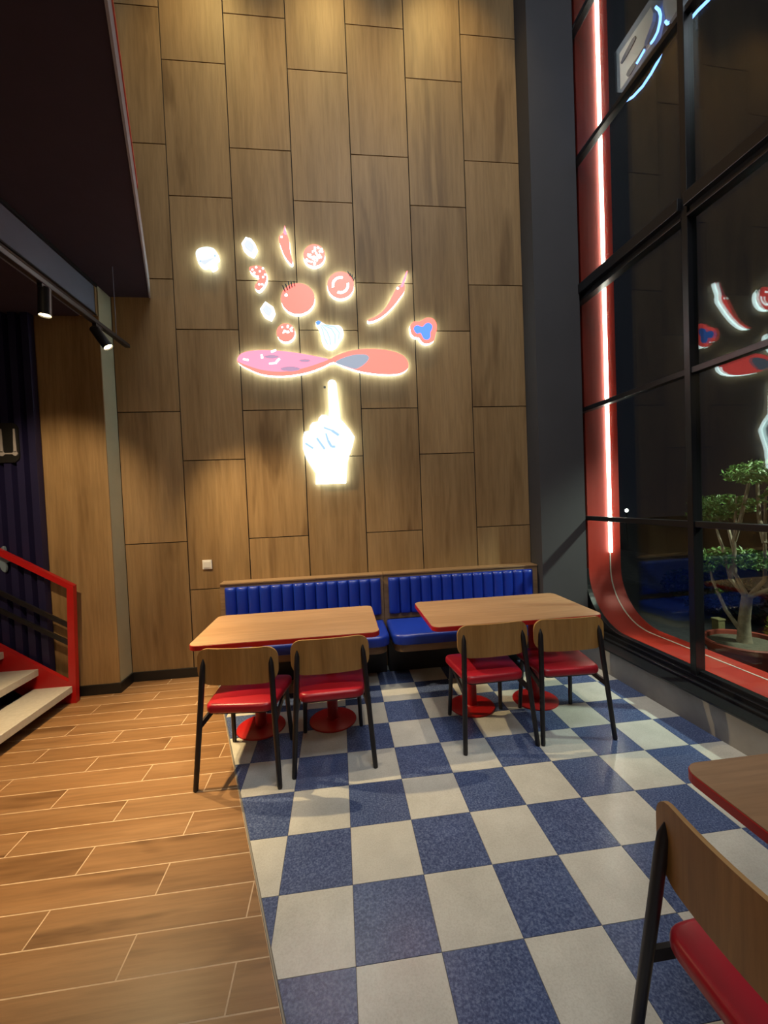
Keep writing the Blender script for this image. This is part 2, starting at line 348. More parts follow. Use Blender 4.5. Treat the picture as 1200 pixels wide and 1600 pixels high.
SIGN = {
 'mu_gill':[(-0.853,3.844),(-0.827,3.822),(-0.803,3.808),(-0.767,3.837),(-0.739,3.857),(-0.712,3.866),(-0.738,3.871),(-0.788,3.853)],
 'mu_a':[(-0.835,3.841),(-0.837,3.835),(-0.843,3.833),(-0.848,3.835),(-0.850,3.840),(-0.847,3.846),(-0.842,3.848),(-0.837,3.846)],
 'mu_b':[(-0.704,3.892),(-0.706,3.884),(-0.711,3.881),(-0.715,3.884),(-0.717,3.891),(-0.715,3.898),(-0.710,3.901),(-0.705,3.899)],
 'mu_st':[(-0.774,3.806),(-0.758,3.798),(-0.714,3.825),(-0.732,3.847),(-0.768,3.828)],
 'mush_cap':[(-0.880,3.900),(-0.870,3.939),(-0.836,3.962),(-0.793,3.971),(-0.750,3.970),(-0.713,3.954),(-0.690,3.916),(-0.684,3.872),(-0.707,3.855),(-0.740,3.846),(-0.768,3.824),(-0.802,3.794),(-0.834,3.800),(-0.864,3.834)],
 'mush_stem':[(-0.770,3.820),(-0.729,3.847),(-0.702,3.803),(-0.743,3.773),(-0.759,3.784)],
 'd1':[(-0.429,4.068),(-0.385,4.059),(-0.352,4.015),(-0.334,3.971),(-0.371,3.905),(-0.419,3.929),(-0.456,3.967),(-0.468,4.011)],
 'd2':[(-0.280,3.483),(-0.210,3.433),(-0.200,3.388),(-0.237,3.322),(-0.297,3.353),(-0.330,3.415)],
 'ch1':[(-0.070,4.186),(-0.061,4.136),(-0.051,4.103),(-0.035,4.047),(-0.032,3.990),(-0.026,3.923),(-0.013,3.861),(-0.021,3.835),(-0.044,3.849),(-0.086,3.910),(-0.111,3.977),(-0.128,4.044),(-0.123,4.089),(-0.088,4.118)],
 'bite':[(-0.409,3.792),(-0.364,3.808),(-0.320,3.809),(-0.277,3.781),(-0.257,3.737),(-0.261,3.681),(-0.284,3.635),(-0.325,3.589),(-0.358,3.594),(-0.368,3.622),(-0.344,3.662),(-0.328,3.702),(-0.368,3.732),(-0.400,3.756)],
 'sal1':[(0.290,3.924),(0.287,3.902),(0.279,3.881),(0.266,3.861),(0.249,3.845),(0.229,3.832),(0.208,3.825),(0.185,3.822),(0.163,3.824),(0.142,3.830),(0.123,3.842),(0.108,3.857),(0.097,3.876),(0.091,3.897),(0.089,3.919),(0.093,3.941),(0.101,3.963),(0.114,3.982),(0.131,3.998),(0.150,4.011),(0.172,4.019),(0.194,4.022),(0.216,4.020),(0.237,4.013),(0.256,4.002),(0.271,3.986),(0.282,3.968),(0.289,3.947)],
 'tom1':[(0.177,3.518),(0.172,3.486),(0.159,3.455),(0.139,3.428),(0.113,3.404),(0.082,3.387),(0.048,3.376),(0.013,3.372),(-0.022,3.375),(-0.054,3.385),(-0.083,3.402),(-0.106,3.425),(-0.124,3.451),(-0.134,3.482),(-0.136,3.513),(-0.131,3.545),(-0.118,3.576),(-0.098,3.603),(-0.072,3.626),(-0.042,3.644),(-0.009,3.655),(0.026,3.659),(0.061,3.656),(0.094,3.646),(0.123,3.629),(0.147,3.607),(0.164,3.580),(0.175,3.550)],
 'sal2':[(-0.021,3.199),(-0.024,3.180),(-0.031,3.162),(-0.042,3.146),(-0.056,3.132),(-0.073,3.122),(-0.091,3.116),(-0.110,3.113),(-0.129,3.116),(-0.146,3.122),(-0.162,3.132),(-0.174,3.145),(-0.184,3.162),(-0.189,3.180),(-0.190,3.198),(-0.187,3.217),(-0.180,3.236),(-0.169,3.252),(-0.155,3.265),(-0.139,3.276),(-0.121,3.282),(-0.102,3.284),(-0.083,3.282),(-0.065,3.276),(-0.050,3.266),(-0.037,3.253),(-0.028,3.237),(-0.022,3.218)],
 'garlic':[(0.174,3.294),(0.199,3.312),(0.222,3.304),(0.275,3.277),(0.347,3.271),(0.402,3.266),(0.430,3.230),(0.432,3.187),(0.408,3.145),(0.389,3.121),(0.363,3.079),(0.332,3.057),(0.289,3.054),(0.248,3.081),(0.227,3.132),(0.218,3.198),(0.202,3.246)],
 'tom2':[(0.554,3.651),(0.550,3.622),(0.539,3.595),(0.523,3.571),(0.502,3.551),(0.477,3.535),(0.450,3.526),(0.421,3.522),(0.393,3.525),(0.367,3.534),(0.343,3.548),(0.324,3.568),(0.310,3.592),(0.302,3.618),(0.300,3.646),(0.304,3.674),(0.315,3.701),(0.331,3.725),(0.352,3.745),(0.377,3.761),(0.404,3.770),(0.432,3.774),(0.460,3.772),(0.487,3.763),(0.511,3.748),(0.530,3.729),(0.544,3.705),(0.552,3.679)],
 'ch2':[(1.077,3.791),(1.059,3.729),(1.039,3.674),(1.046,3.638),(1.032,3.589),(0.992,3.539),(0.933,3.465),(0.842,3.379),(0.753,3.325),(0.685,3.308),(0.669,3.316),(0.679,3.327),(0.755,3.359),(0.831,3.421),(0.884,3.495),(0.938,3.593),(0.978,3.649),(1.010,3.667),(1.031,3.717),(1.065,3.788)],
 'tre':[(1.079,3.258),(1.095,3.292),(1.128,3.312),(1.172,3.312),(1.204,3.327),(1.256,3.350),(1.313,3.338),(1.343,3.291),(1.341,3.229),(1.326,3.180),(1.311,3.130),(1.265,3.103),(1.215,3.102),(1.178,3.132),(1.162,3.157),(1.119,3.164),(1.088,3.197)],
 'tre_in':[(1.114,3.234),(1.123,3.262),(1.154,3.277),(1.189,3.263),(1.208,3.265),(1.231,3.290),(1.267,3.300),(1.298,3.278),(1.296,3.239),(1.278,3.204),(1.277,3.161),(1.248,3.136),(1.212,3.144),(1.192,3.179),(1.180,3.200),(1.142,3.196)],
 'pizza':[(-0.560,2.946),(-0.527,2.999),(-0.443,3.027),(-0.317,3.035),(-0.150,3.027),(0.019,3.005),(0.167,2.977),(0.278,2.951),(0.362,2.988),(0.495,3.031),(0.649,3.049),(0.804,3.042),(0.937,3.014),(1.021,2.965),(1.050,2.899),(1.035,2.851),(0.974,2.816),(0.884,2.803),(0.750,2.808),(0.574,2.835),(0.423,2.884),(0.327,2.923),(0.227,2.880),(0.096,2.833),(-0.054,2.804),(-0.203,2.796),(-0.349,2.814),(-0.471,2.866),(-0.541,2.908)],
 'pizza_pink':[(-0.560,2.946),(-0.527,2.999),(-0.443,3.027),(-0.317,3.035),(-0.150,3.027),(0.019,3.005),(0.167,2.977),(0.278,2.951),(0.208,2.919),(0.077,2.876),(-0.074,2.843),(-0.201,2.835),(-0.347,2.853),(-0.470,2.893),(-0.534,2.921)],
 'fold':[(0.342,2.919),(0.426,2.966),(0.537,2.994),(0.636,2.994),(0.668,2.962),(0.633,2.911),(0.565,2.866),(0.520,2.857),(0.445,2.879)],
 'spot0':[(-0.178,2.973),(-0.181,2.968),(-0.191,2.963),(-0.207,2.960),(-0.226,2.957),(-0.248,2.956),(-0.269,2.957),(-0.288,2.960),(-0.303,2.964),(-0.313,2.968),(-0.316,2.974),(-0.312,2.979),(-0.302,2.984),(-0.287,2.987),(-0.268,2.990),(-0.246,2.991),(-0.225,2.990),(-0.206,2.987),(-0.190,2.983),(-0.181,2.979)],
 'spot1':[(0.012,2.860),(0.007,2.852),(-0.006,2.846),(-0.027,2.841),(-0.052,2.837),(-0.080,2.836),(-0.109,2.838),(-0.134,2.841),(-0.154,2.846),(-0.166,2.853),(-0.170,2.860),(-0.166,2.868),(-0.152,2.874),(-0.132,2.879),(-0.106,2.882),(-0.078,2.883),(-0.050,2.882),(-0.025,2.879),(-0.005,2.873),(0.008,2.867)],
 'spot2':[(0.112,2.937),(0.109,2.932),(0.101,2.928),(0.089,2.924),(0.074,2.922),(0.058,2.922),(0.041,2.922),(0.026,2.925),(0.015,2.928),(0.007,2.932),(0.005,2.937),(0.008,2.941),(0.015,2.946),(0.027,2.949),(0.042,2.951),(0.059,2.952),(0.075,2.951),(0.090,2.949),(0.102,2.945),(0.109,2.941)],
 'dash0':[(-0.506,2.945),(-0.461,2.935),(-0.457,2.949),(-0.502,2.960)],
 'dash1':[(-0.346,2.991),(-0.340,2.957),(-0.323,2.961),(-0.330,2.995)],
 'dash2':[(-0.245,3.011),(-0.202,3.028),(-0.207,3.042),(-0.249,3.025)],
 'dash3':[(-0.269,2.903),(-0.201,2.910),(-0.202,2.922),(-0.269,2.916)],
 'dash4':[(-0.200,2.918),(-0.169,2.948),(-0.180,2.960),(-0.211,2.931)],
 'hand':[(0.263,2.733),(0.280,2.753),(0.305,2.759),(0.332,2.750),(0.347,2.724),(0.355,2.610),(0.365,2.481),(0.369,2.383),(0.400,2.350),(0.454,2.284),(0.499,2.209),(0.481,2.144),(0.444,2.047),(0.420,1.966),(0.410,1.868),(0.398,1.772),(0.107,1.771),(0.108,1.837),(0.112,1.870),(0.071,1.936),(0.026,2.018),(0.002,2.108),(0.005,2.213),(0.022,2.269),(0.070,2.280),(0.076,2.324),(0.102,2.356),(0.154,2.364),(0.164,2.399),(0.193,2.427),(0.233,2.426),(0.259,2.401),(0.263,2.466),(0.261,2.595)],
 'crease0':[(0.205,2.299),(0.281,2.269),(0.286,2.281),(0.210,2.311)],
 'crease1':[(0.276,2.266),(0.339,2.220),(0.353,2.238),(0.290,2.284)],
 'crease2':[(0.131,2.201),(0.165,2.147),(0.180,2.157),(0.146,2.210)],
 'crease3':[(0.165,2.146),(0.199,2.095),(0.215,2.106),(0.181,2.157)],
 'crease4':[(0.218,2.246),(0.235,2.177),(0.250,2.181),(0.232,2.250)],
 'crease5':[(0.233,2.174),(0.263,2.116),(0.282,2.126),(0.252,2.184)],
 'crease6':[(0.272,2.111),(0.307,2.110),(0.308,2.130),(0.273,2.131)],
 'crease7':[(0.024,2.153),(0.094,2.103),(0.103,2.116),(0.033,2.166)],
 'tom1_hi':[(-0.074,3.546),(-0.077,3.539),(-0.083,3.534),(-0.091,3.534),(-0.097,3.538),(-0.099,3.546),(-0.096,3.553),(-0.090,3.558),(-0.082,3.558),(-0.076,3.553)],
 't1hair0':[(-0.089,3.580),(-0.109,3.635),(-0.120,3.631),(-0.099,3.575)],
 't1hair1':[(-0.065,3.593),(-0.082,3.651),(-0.093,3.647),(-0.076,3.590)],
 't1hair2':[(-0.044,3.607),(-0.056,3.674),(-0.067,3.671),(-0.055,3.604)],
 't1hair3':[(-0.023,3.618),(-0.032,3.680),(-0.043,3.677),(-0.034,3.616)],
 't1hair4':[(0.002,3.630),(-0.004,3.678),(-0.014,3.676),(-0.008,3.628)],
 't2hair0':[(0.523,3.735),(0.502,3.781),(0.493,3.777),(0.515,3.731)],
 't2hair1':[(0.535,3.723),(0.524,3.764),(0.515,3.761),(0.526,3.720)],
 't2hair2':[(0.543,3.705),(0.545,3.748),(0.535,3.748),(0.534,3.704)],
 't2hair3':[(0.550,3.687),(0.566,3.722),(0.557,3.725),(0.541,3.691)],
 'arc0':[(0.344,3.624),(0.342,3.641),(0.344,3.658),(0.349,3.675),(0.357,3.690),(0.369,3.704),(0.382,3.715),(0.398,3.723),(0.415,3.727),(0.432,3.729),(0.449,3.726),(0.443,3.708),(0.430,3.709),(0.417,3.708),(0.404,3.705),(0.392,3.699),(0.382,3.690),(0.373,3.680),(0.367,3.668),(0.363,3.656),(0.361,3.643),(0.363,3.630)],
 'arc1':[(0.503,3.669),(0.504,3.652),(0.502,3.634),(0.497,3.617),(0.487,3.602),(0.475,3.589),(0.460,3.578),(0.443,3.571),(0.426,3.568),(0.408,3.569),(0.391,3.573),(0.399,3.591),(0.412,3.588),(0.425,3.587),(0.439,3.590),(0.451,3.595),(0.462,3.603),(0.472,3.613),(0.479,3.624),(0.483,3.637),(0.485,3.651),(0.484,3.664)],
 'gtip':[(0.174,3.294),(0.199,3.312),(0.226,3.302),(0.213,3.280),(0.188,3.270)],
 'gl0_0':[(0.218,3.263),(0.239,3.209),(0.245,3.212),(0.223,3.266)],
 'gl0_1':[(0.239,3.210),(0.249,3.150),(0.254,3.151),(0.245,3.211)],
 'gl0_2':[(0.249,3.149),(0.276,3.089),(0.282,3.092),(0.254,3.152)],
 'gl1_0':[(0.227,3.268),(0.276,3.209),(0.281,3.213),(0.232,3.272)],
 'gl1_1':[(0.275,3.210),(0.297,3.150),(0.303,3.152),(0.281,3.212)],
 'gl1_2':[(0.297,3.150),(0.306,3.084),(0.312,3.085),(0.303,3.151)],
 'gl2_0':[(0.243,3.268),(0.320,3.232),(0.323,3.238),(0.246,3.273)],
 'gl2_1':[(0.319,3.233),(0.353,3.173),(0.358,3.177),(0.324,3.237)],
 'gl2_2':[(0.352,3.175),(0.343,3.097),(0.349,3.096),(0.358,3.175)],
 'gl3_0':[(0.262,3.268),(0.352,3.250),(0.353,3.256),(0.264,3.274)],
 'gl3_1':[(0.350,3.251),(0.393,3.197),(0.397,3.201),(0.355,3.255)],
 'gl3_2':[(0.392,3.200),(0.381,3.139),(0.387,3.139),(0.398,3.199)],
 's1f0':[(0.182,3.893),(0.195,3.887),(0.199,3.895),(0.187,3.901)],
 's1f1':[(0.243,3.912),(0.227,3.900),(0.234,3.890),(0.251,3.902)],
 's1f2':[(0.186,3.965),(0.196,3.953),(0.204,3.960),(0.194,3.971)],
 's1f3':[(0.207,3.903),(0.195,3.899),(0.197,3.892),(0.208,3.895)],
 's1f4':[(0.218,3.991),(0.233,3.981),(0.241,3.991),(0.226,4.001)],
 's1f5':[(0.167,3.867),(0.151,3.858),(0.156,3.848),(0.172,3.857)],
 's1f6':[(0.209,3.949),(0.200,3.935),(0.209,3.930),(0.218,3.944)],
 's1f7':[(0.145,3.919),(0.159,3.916),(0.162,3.925),(0.148,3.929)],
 's1f8':[(0.256,3.959),(0.265,3.947),(0.274,3.953),(0.265,3.965)],
 's1f9':[(0.252,3.969),(0.235,3.959),(0.240,3.948),(0.258,3.958)],
 's1f10':[(0.127,3.930),(0.131,3.914),(0.141,3.917),(0.138,3.932)],
 's1f11':[(0.203,3.877),(0.221,3.875),(0.223,3.887),(0.205,3.889)],
 's1f12':[(0.251,3.910),(0.249,3.898),(0.258,3.897),(0.259,3.910)],
 's1f13':[(0.127,3.911),(0.144,3.900),(0.152,3.911),(0.135,3.923)],
 's1f14':[(0.146,3.903),(0.156,3.891),(0.165,3.898),(0.155,3.910)],
 's1f15':[(0.138,3.869),(0.135,3.856),(0.144,3.855),(0.146,3.868)],
 's1f16':[(0.207,3.939),(0.214,3.932),(0.219,3.937),(0.211,3.944)],
 's1f17':[(0.192,3.992),(0.198,3.982),(0.205,3.986),(0.199,3.996)],
 's1f18':[(0.213,3.876),(0.207,3.867),(0.213,3.864),(0.219,3.872)],
 's1f19':[(0.267,3.982),(0.249,3.979),(0.251,3.968),(0.269,3.971)],
 's1f20':[(0.239,3.930),(0.223,3.915),(0.232,3.906),(0.248,3.920)],
 's1f21':[(0.121,3.884),(0.107,3.875),(0.113,3.866),(0.127,3.876)],
 's1f22':[(0.169,3.884),(0.182,3.878),(0.186,3.887),(0.173,3.892)],
 's1f23':[(0.118,3.859),(0.131,3.859),(0.132,3.867),(0.118,3.867)],
 's1f24':[(0.214,3.918),(0.221,3.902),(0.233,3.907),(0.225,3.924)],
 's1f25':[(0.173,3.904),(0.177,3.884),(0.190,3.888),(0.186,3.907)],
 's1f26':[(0.188,3.901),(0.197,3.896),(0.200,3.902),(0.192,3.907)],
 's1f27':[(0.173,3.956),(0.173,3.946),(0.179,3.946),(0.179,3.956)],
 's1f28':[(0.183,3.841),(0.182,3.830),(0.189,3.830),(0.190,3.841)],
 's1f29':[(0.193,3.986),(0.194,3.965),(0.207,3.967),(0.206,3.988)],
 's1f30':[(0.186,3.871),(0.188,3.861),(0.194,3.863),(0.192,3.872)],
 's1f31':[(0.181,3.850),(0.180,3.831),(0.193,3.831),(0.193,3.850)],
 's1f32':[(0.225,3.915),(0.234,3.907),(0.239,3.914),(0.230,3.921)],
 's1f33':[(0.189,3.839),(0.200,3.838),(0.202,3.845),(0.191,3.847)],
 's2f0':[(-0.066,3.232),(-0.060,3.210),(-0.045,3.215),(-0.051,3.237)],
 's2f1':[(-0.054,3.246),(-0.069,3.231),(-0.059,3.222),(-0.044,3.237)],
 's2f2':[(-0.123,3.205),(-0.136,3.199),(-0.133,3.191),(-0.120,3.197)],
 's2f3':[(-0.048,3.250),(-0.055,3.236),(-0.047,3.232),(-0.039,3.246)],
 's2f4':[(-0.091,3.266),(-0.094,3.245),(-0.080,3.244),(-0.077,3.265)],
 's2f5':[(-0.132,3.255),(-0.146,3.251),(-0.143,3.242),(-0.130,3.246)],
 's2f6':[(-0.076,3.214),(-0.099,3.210),(-0.097,3.195),(-0.074,3.199)],
 's2f7':[(-0.126,3.210),(-0.106,3.201),(-0.100,3.215),(-0.120,3.223)],
 's2f8':[(-0.054,3.211),(-0.044,3.205),(-0.040,3.212),(-0.050,3.217)],
 'bf0':[(-0.374,3.774),(-0.376,3.768),(-0.383,3.766),(-0.389,3.768),(-0.391,3.773),(-0.388,3.779),(-0.382,3.781),(-0.376,3.779)],
 'bf1':[(-0.339,3.797),(-0.342,3.791),(-0.348,3.789),(-0.355,3.791),(-0.357,3.796),(-0.354,3.802),(-0.348,3.805),(-0.342,3.802)],
 'bf2':[(-0.308,3.761),(-0.311,3.755),(-0.317,3.752),(-0.323,3.755),(-0.325,3.760),(-0.323,3.766),(-0.316,3.768),(-0.310,3.766)],
 'bf3':[(-0.279,3.787),(-0.282,3.781),(-0.288,3.779),(-0.294,3.781),(-0.296,3.787),(-0.294,3.792),(-0.287,3.795),(-0.281,3.793)],
 'bf4':[(-0.329,3.713),(-0.332,3.707),(-0.338,3.705),(-0.344,3.707),(-0.347,3.713),(-0.344,3.718),(-0.337,3.721),(-0.331,3.718)],
 'bf5':[(-0.280,3.708),(-0.283,3.703),(-0.289,3.700),(-0.296,3.702),(-0.298,3.708),(-0.295,3.714),(-0.289,3.716),(-0.283,3.714)],
 'bf6':[(-0.259,3.731),(-0.262,3.726),(-0.268,3.723),(-0.275,3.725),(-0.277,3.731),(-0.274,3.737),(-0.268,3.739),(-0.261,3.737)],
 'bf7':[(-0.319,3.640),(-0.322,3.634),(-0.328,3.632),(-0.334,3.634),(-0.337,3.640),(-0.334,3.645),(-0.328,3.648),(-0.321,3.646)],
 'bf8':[(-0.291,3.641),(-0.294,3.635),(-0.301,3.633),(-0.307,3.635),(-0.309,3.640),(-0.306,3.646),(-0.300,3.648),(-0.294,3.646)],
 'bf9':[(-0.358,3.746),(-0.361,3.740),(-0.368,3.738),(-0.374,3.740),(-0.376,3.746),(-0.373,3.751),(-0.367,3.754),(-0.361,3.751)],
 'ch1top':[(-0.070,4.186),(-0.061,4.136),(-0.051,4.103),(-0.070,4.099),(-0.088,4.118)],
 'ch1hi':[(-0.094,4.081),(-0.097,4.075),(-0.103,4.072),(-0.110,4.074),(-0.112,4.080),(-0.109,4.087),(-0.102,4.090),(-0.096,4.087)],
 'ch2top':[(1.077,3.791),(1.059,3.729),(1.039,3.674),(1.025,3.643),(1.000,3.637),(1.010,3.667),(1.031,3.717),(1.065,3.788)],
 'ch2hi':[(0.984,3.628),(0.981,3.620),(0.973,3.617),(0.965,3.620),(0.962,3.628),(0.966,3.635),(0.974,3.639),(0.981,3.636)],
 'd1_in':[(-0.421,4.046),(-0.390,4.039),(-0.366,4.008),(-0.353,3.976),(-0.379,3.928),(-0.414,3.946),(-0.441,3.973),(-0.449,4.005)],
 'd2_in':[(-0.276,3.460),(-0.226,3.424),(-0.219,3.392),(-0.246,3.344),(-0.289,3.367),(-0.312,3.411)]}
LETTER = {
 'plate':[(2.561,5.987),(2.101,5.960),(1.913,5.737),(1.915,5.668),(1.932,5.593),(1.982,5.493),(2.047,5.490),(2.433,5.481),(2.554,5.599)],
 'face':[(2.450,5.862),(2.045,5.835),(2.020,5.754),(2.033,5.696),(2.079,5.659),(2.125,5.621),(2.139,5.569),(2.092,5.561),(2.043,5.517),(2.448,5.520),(2.444,5.726)],
 'bar1':[(2.427,5.752),(2.392,5.774),(2.266,5.804),(2.233,5.794),(2.220,5.763),(2.249,5.747),(2.355,5.727),(2.414,5.729)],
 'bar2':[(2.354,5.566),(2.331,5.582),(2.200,5.577),(2.121,5.584),(2.109,5.562),(2.184,5.534),(2.304,5.515),(2.336,5.528)],
 'face2':[(1.911,5.783),(1.776,5.620),(1.774,5.493),(1.859,5.481),(1.888,5.542),(1.918,5.672)]}
NEON = {
 'arc1':[(1.987,5.763),(1.953,5.700),(1.939,5.642),(1.945,5.595),(1.973,5.543),(2.014,5.527),(2.050,5.527)],
 'arc2':[(2.407,5.358),(2.283,5.289),(2.157,5.263),(2.054,5.274),(1.972,5.300),(1.924,5.339)],
 'arc3':[(1.661,5.278),(1.590,5.268),(1.492,5.238),(1.434,5.241)],
 'arc4':[(2.122,5.551),(2.166,5.541),(2.220,5.533)],
 'arc5':[(1.888,5.531),(1.871,5.493),(1.856,5.483)]}

# ------------------------------------------------------------------ the setting
H = 7.4
YB = 2.634                                    # face of the panelled wall
EDGE = lambda y: 0.0317 - 0.356 * y           # where the wood-look floor meets the chequered one
def wx(y): return 2.60 - 0.047 * (y - 1.5)    # foot of the window wall

floor = struct(MB().box((-5.0, -5.0, -0.15), (2.9, 2.9, -0.004)).build('floor', M['joint']))
A = 0.356; Bc = 1.0
tile_cache = {}
for j in range(-5, 9):
    for i in range(-4, 9):
        x0, x1, y0, y1 = i * 0.3, i * 0.3 + 0.3, j * 0.3, j * 0.3 + 0.3
        y1 = min(y1, YB)
        full = [(x0, y0), (x1, y0), (x1, y1), (x0, y1)]
        poly = clip_half(full, -1.0, -A, -0.0317 - 0.006)      # right of the border
        poly = clip_half(poly, 1.0, 0.047, 2.60 + 0.0705 - 0.001) if poly else poly
        if len(poly) < 3: continue
        cx, cy = (x0 + x1) / 2, (y0 + y1) / 2
        loc = [(q[0] - cx, q[1] - cy) for q in poly]
        ar = abs(sum(loc[k][0] * loc[(k + 1) % len(loc)][1] - loc[(k + 1) % len(loc)][0] * loc[k][1] for k in range(len(loc)))) / 2
        if ar < 0.0004: continue
        blue = (i + j) % 2 == 1
        key = (blue,) if ar > 0.0899 else None
        if key and key in tile_cache:
            o = tile_cache[key].copy(); COL.objects.link(o)
        else:
            o = MB().prism(inset(loc, 0.0011), 2, -0.008, 0.0).build('floor_tile', M['tile_blue' if blue else 'tile_white'], floor)
            if key: tile_cache[key] = o
        o.location = (cx, cy, 0)
# wood-look planks, half bond
PW, PL = 0.1523, 0.794
grout = MB().prism([(-5, -5), (EDGE(-5) - .004, -5), (EDGE(YB) - .004, YB), (-5, YB)], 2, -0.006, -0.0004).build('grout_bed', M['grout'], floor)
npl = 0
for k in range(-9, 18):
    y0 = 0.077 + (k - 1) * PW + PW; y1 = y0 + PW
    off = -0.51 if k % 2 == 0 else -0.907
    for n in range(-5, 4):
        x0 = off + n * PL; x1 = x0 + PL
        if x1 < -3.2: continue
        poly = [(x0, y0), (x1, y0), (x1, min(y1, YB)), (x0, min(y1, YB))]
        if y0 >= YB - 0.01: continue
        poly = clip_half(poly, 1.0, A, 0.0317 - 0.003)
        if len(poly) < 3: continue
        cx, cy = (x0 + x1) / 2, (y0 + y1) / 2
        loc = [(q[0] - cx, q[1] - cy) for q in poly]
        MB().prism(inset(loc, 0.0027), 2, -0.008, 0.0).build('floor_plank', M['plank'], floor, loc=(cx, cy, 0)); npl += 1
d = Vector((-A, 1, 0)).normalized()
MB().bar((EDGE(-3) + .001, -3, -0.004), (EDGE(2.5) + .001, 2.5, -0.004), 0.006, 0.0095).build('edge_strip', M['strip'], floor)

# panelled back wall
wall_back = struct(MB().box((-3.6, YB + 0.012, -0.1), (2.95, YB + 0.25, H)).build('wall_back', M['groove']))
X1, PWX, PH = -1.1058, 0.56037, 1.2112
cols = [(-1.655, X1)] + [(X1 + k * PWX, X1 + (k + 1) * PWX) for k in range(5)] + [(X1 + 5 * PWX, 2.262)]
pc = {}
for c, (xa, xb) in enumerate(cols):
    z = (6.1224 if c % 2 == 0 else 5.6655) + 2 * PH
    while z > 0:
        zt, zb = min(z, H), max(z - PH, 0.02); z -= PH
        if zt <= zb + 0.02: continue
        w, h = xb - xa - 0.009, zt - zb - 0.008; key = (round(w, 3), round(h, 3))
        if key in pc: o = pc[key].copy(); COL.objects.link(o)
        else:
            o = MB().box((-w / 2, 0, -h / 2), (w / 2, 0.0125, h / 2), 0.0012).build('wall_panel', M['panel'], wall_back); pc[key] = o
        o.location = ((xa + xb) / 2, YB, (zt + zb) / 2)
MB().lathe([(0.012, 0), (0.012, 0.002)], n=12).build('cable_hole', M['groove'], wall_back).matrix_local = Matrix.Translation((0.232, YB - 0.0005, 2.70)) @ Matrix.Rotation(math.pi / 2, 4, 'X')

# wood-clad pier beside the stairs
wall_left = struct(MB().box((-3.6, 2.432, -0.1), (-1.664, YB + 0.012, 3.53)).build('wall_left', M['groove']))
MB().box((-2.35, 2.42, 0.005), (-1.655, 2.432, 3.262), 0.001).build('wall_panel', M['panel'], wall_left)
MB().box((-1.664, 2.432, 0.005), (-1.655, YB - .001, 3.525), 0.001).build('side_panel', M['pillar_side'], wall_left)

struct(MB().box((-1.66, YB - 0.014, 0), (-0.80, YB + 0.001, 0.088), 0.002).build('baseboard_back', M['black']))
bl = MB().box((-2.35, 2.406, 0), (-1.641, 2.421, 0.088), 0.002)
bl.box((-1.656, 2.419, 0), (-1.641, YB - 0.012, 0.088), 0.002)
struct(bl.build('baseboard_left', M['black']))

# gallery overhead with its slanting edge
def gx(y): return -1.323 - 0.364 * (y - YB)
ceiling = struct(MB().prism([(-5, -5), (gx(-5), -5), (gx(YB + .01), YB + .01), (-5, YB + .01)], 2, 3.529, 3.75).build('ceiling', M['soffit']))
fp = [(gx(-5), -5), (gx(-5) + 0.012, -5), (gx(YB) + 0.012, YB), (gx(YB), YB)]
MB().prism(fp, 2, 3.523, 3.70).build('fascia', M['fascia'], ceiling)
MB().prism([(a + (0.006 if k in (1, 2) else 0), b if b < 0 else b - 1.1 + 0.0) for k, (a, b) in enumerate([(gx(-5), -5), (gx(-5) + .012, -5), (gx(YB - 1.1) + .012, YB), (gx(YB - 1.1), YB)])], 2, 3.70, 3.735).build('edge_trim', M['edge_red'], ceiling)
struct(MB().prism([(-5.2, -5.2), (3.4, -5.2), (3.4, 3.0), (-5.2, 3.0)], 2, H, H + 0.1).build('ceiling_high', M['plaster']))
bm_ = MB().box((-1.80, -5, 3.262), (-1.668, 2.40, 3.535))
trim1 = struct(bm_.build('trim_1', M['beam']))
MB().box((-1.80, 2.40, 3.262), (-1.662, 2.425, 3.53)).build('beam_end', M['panel'], trim1)
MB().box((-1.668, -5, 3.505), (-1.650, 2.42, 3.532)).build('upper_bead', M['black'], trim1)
MB().box((-1.668, -5, 3.255), (-1.655, 2.40, 3.268)).build('lower_bead', M['frame'], trim1)
struct(MB().box((-5, -5, 3.262), (-1.80, 2.43, 3.30)).build('ceiling_left', M['soffit']))

# dark column between panelled wall and window
struct(MB().prism([(2.262, YB + .02), (2.262, 2.40), (2.720, 2.40), (2.720, YB + .02)], 2, -0.05, H).build('wall_corner', M['grey']))
# walls behind the photographer
struct(MB().box((-5.2, -5.2, -0.1), (3.0, -5.0, H)).build('wall_rear', M['plaster']))
struct(MB().box((-5.2, -5.0, -0.1), (-5.0, 2.9, H)).build('wall_far_left', M['plaster']))

# ------------------------------------------------------------------ window wall (local: x outwards, y along the wall, z up)
WLOC, WROT = (2.805, 1.5, 0.0), 0.024
win = empty('window_1', WLOC, WROT); struct(win)
sill = struct(MB().box((0.0, -6.4, -0.05), (0.60, 0.92, 0.200), 0.003).build('wall_right', M['concrete']))
sill.location = (2.60, 1.5, 0); sill.rotation_euler.z = 0.047
sb = MB().box((-0.012, -6.4, 0.2005), (0.30, 0.92, 0.214), 0.003).build('sill_board', M['frame'], sill)
MB().box((-0.085, -6.4, 0.210), (0.03, 0.99, 0.232), 0.006).build('frame_foot', M['frame'], win)
MB().box((-0.045, -6.4, 0.230), (0.03, 0.99, 0.262), 0.004).build('frame_step', M['frame'], win)
MB().box((-0.020, -6.4, 0.260), (0.03, 0.99, 0.292), 0.003).build('bottom_frame', M['frame'], win)
YM = [-0.25, -1.51, -2.77, -4.03, -5.29]
ZT = [1.330, 2.400, 3.52, 4.82, 6.055]
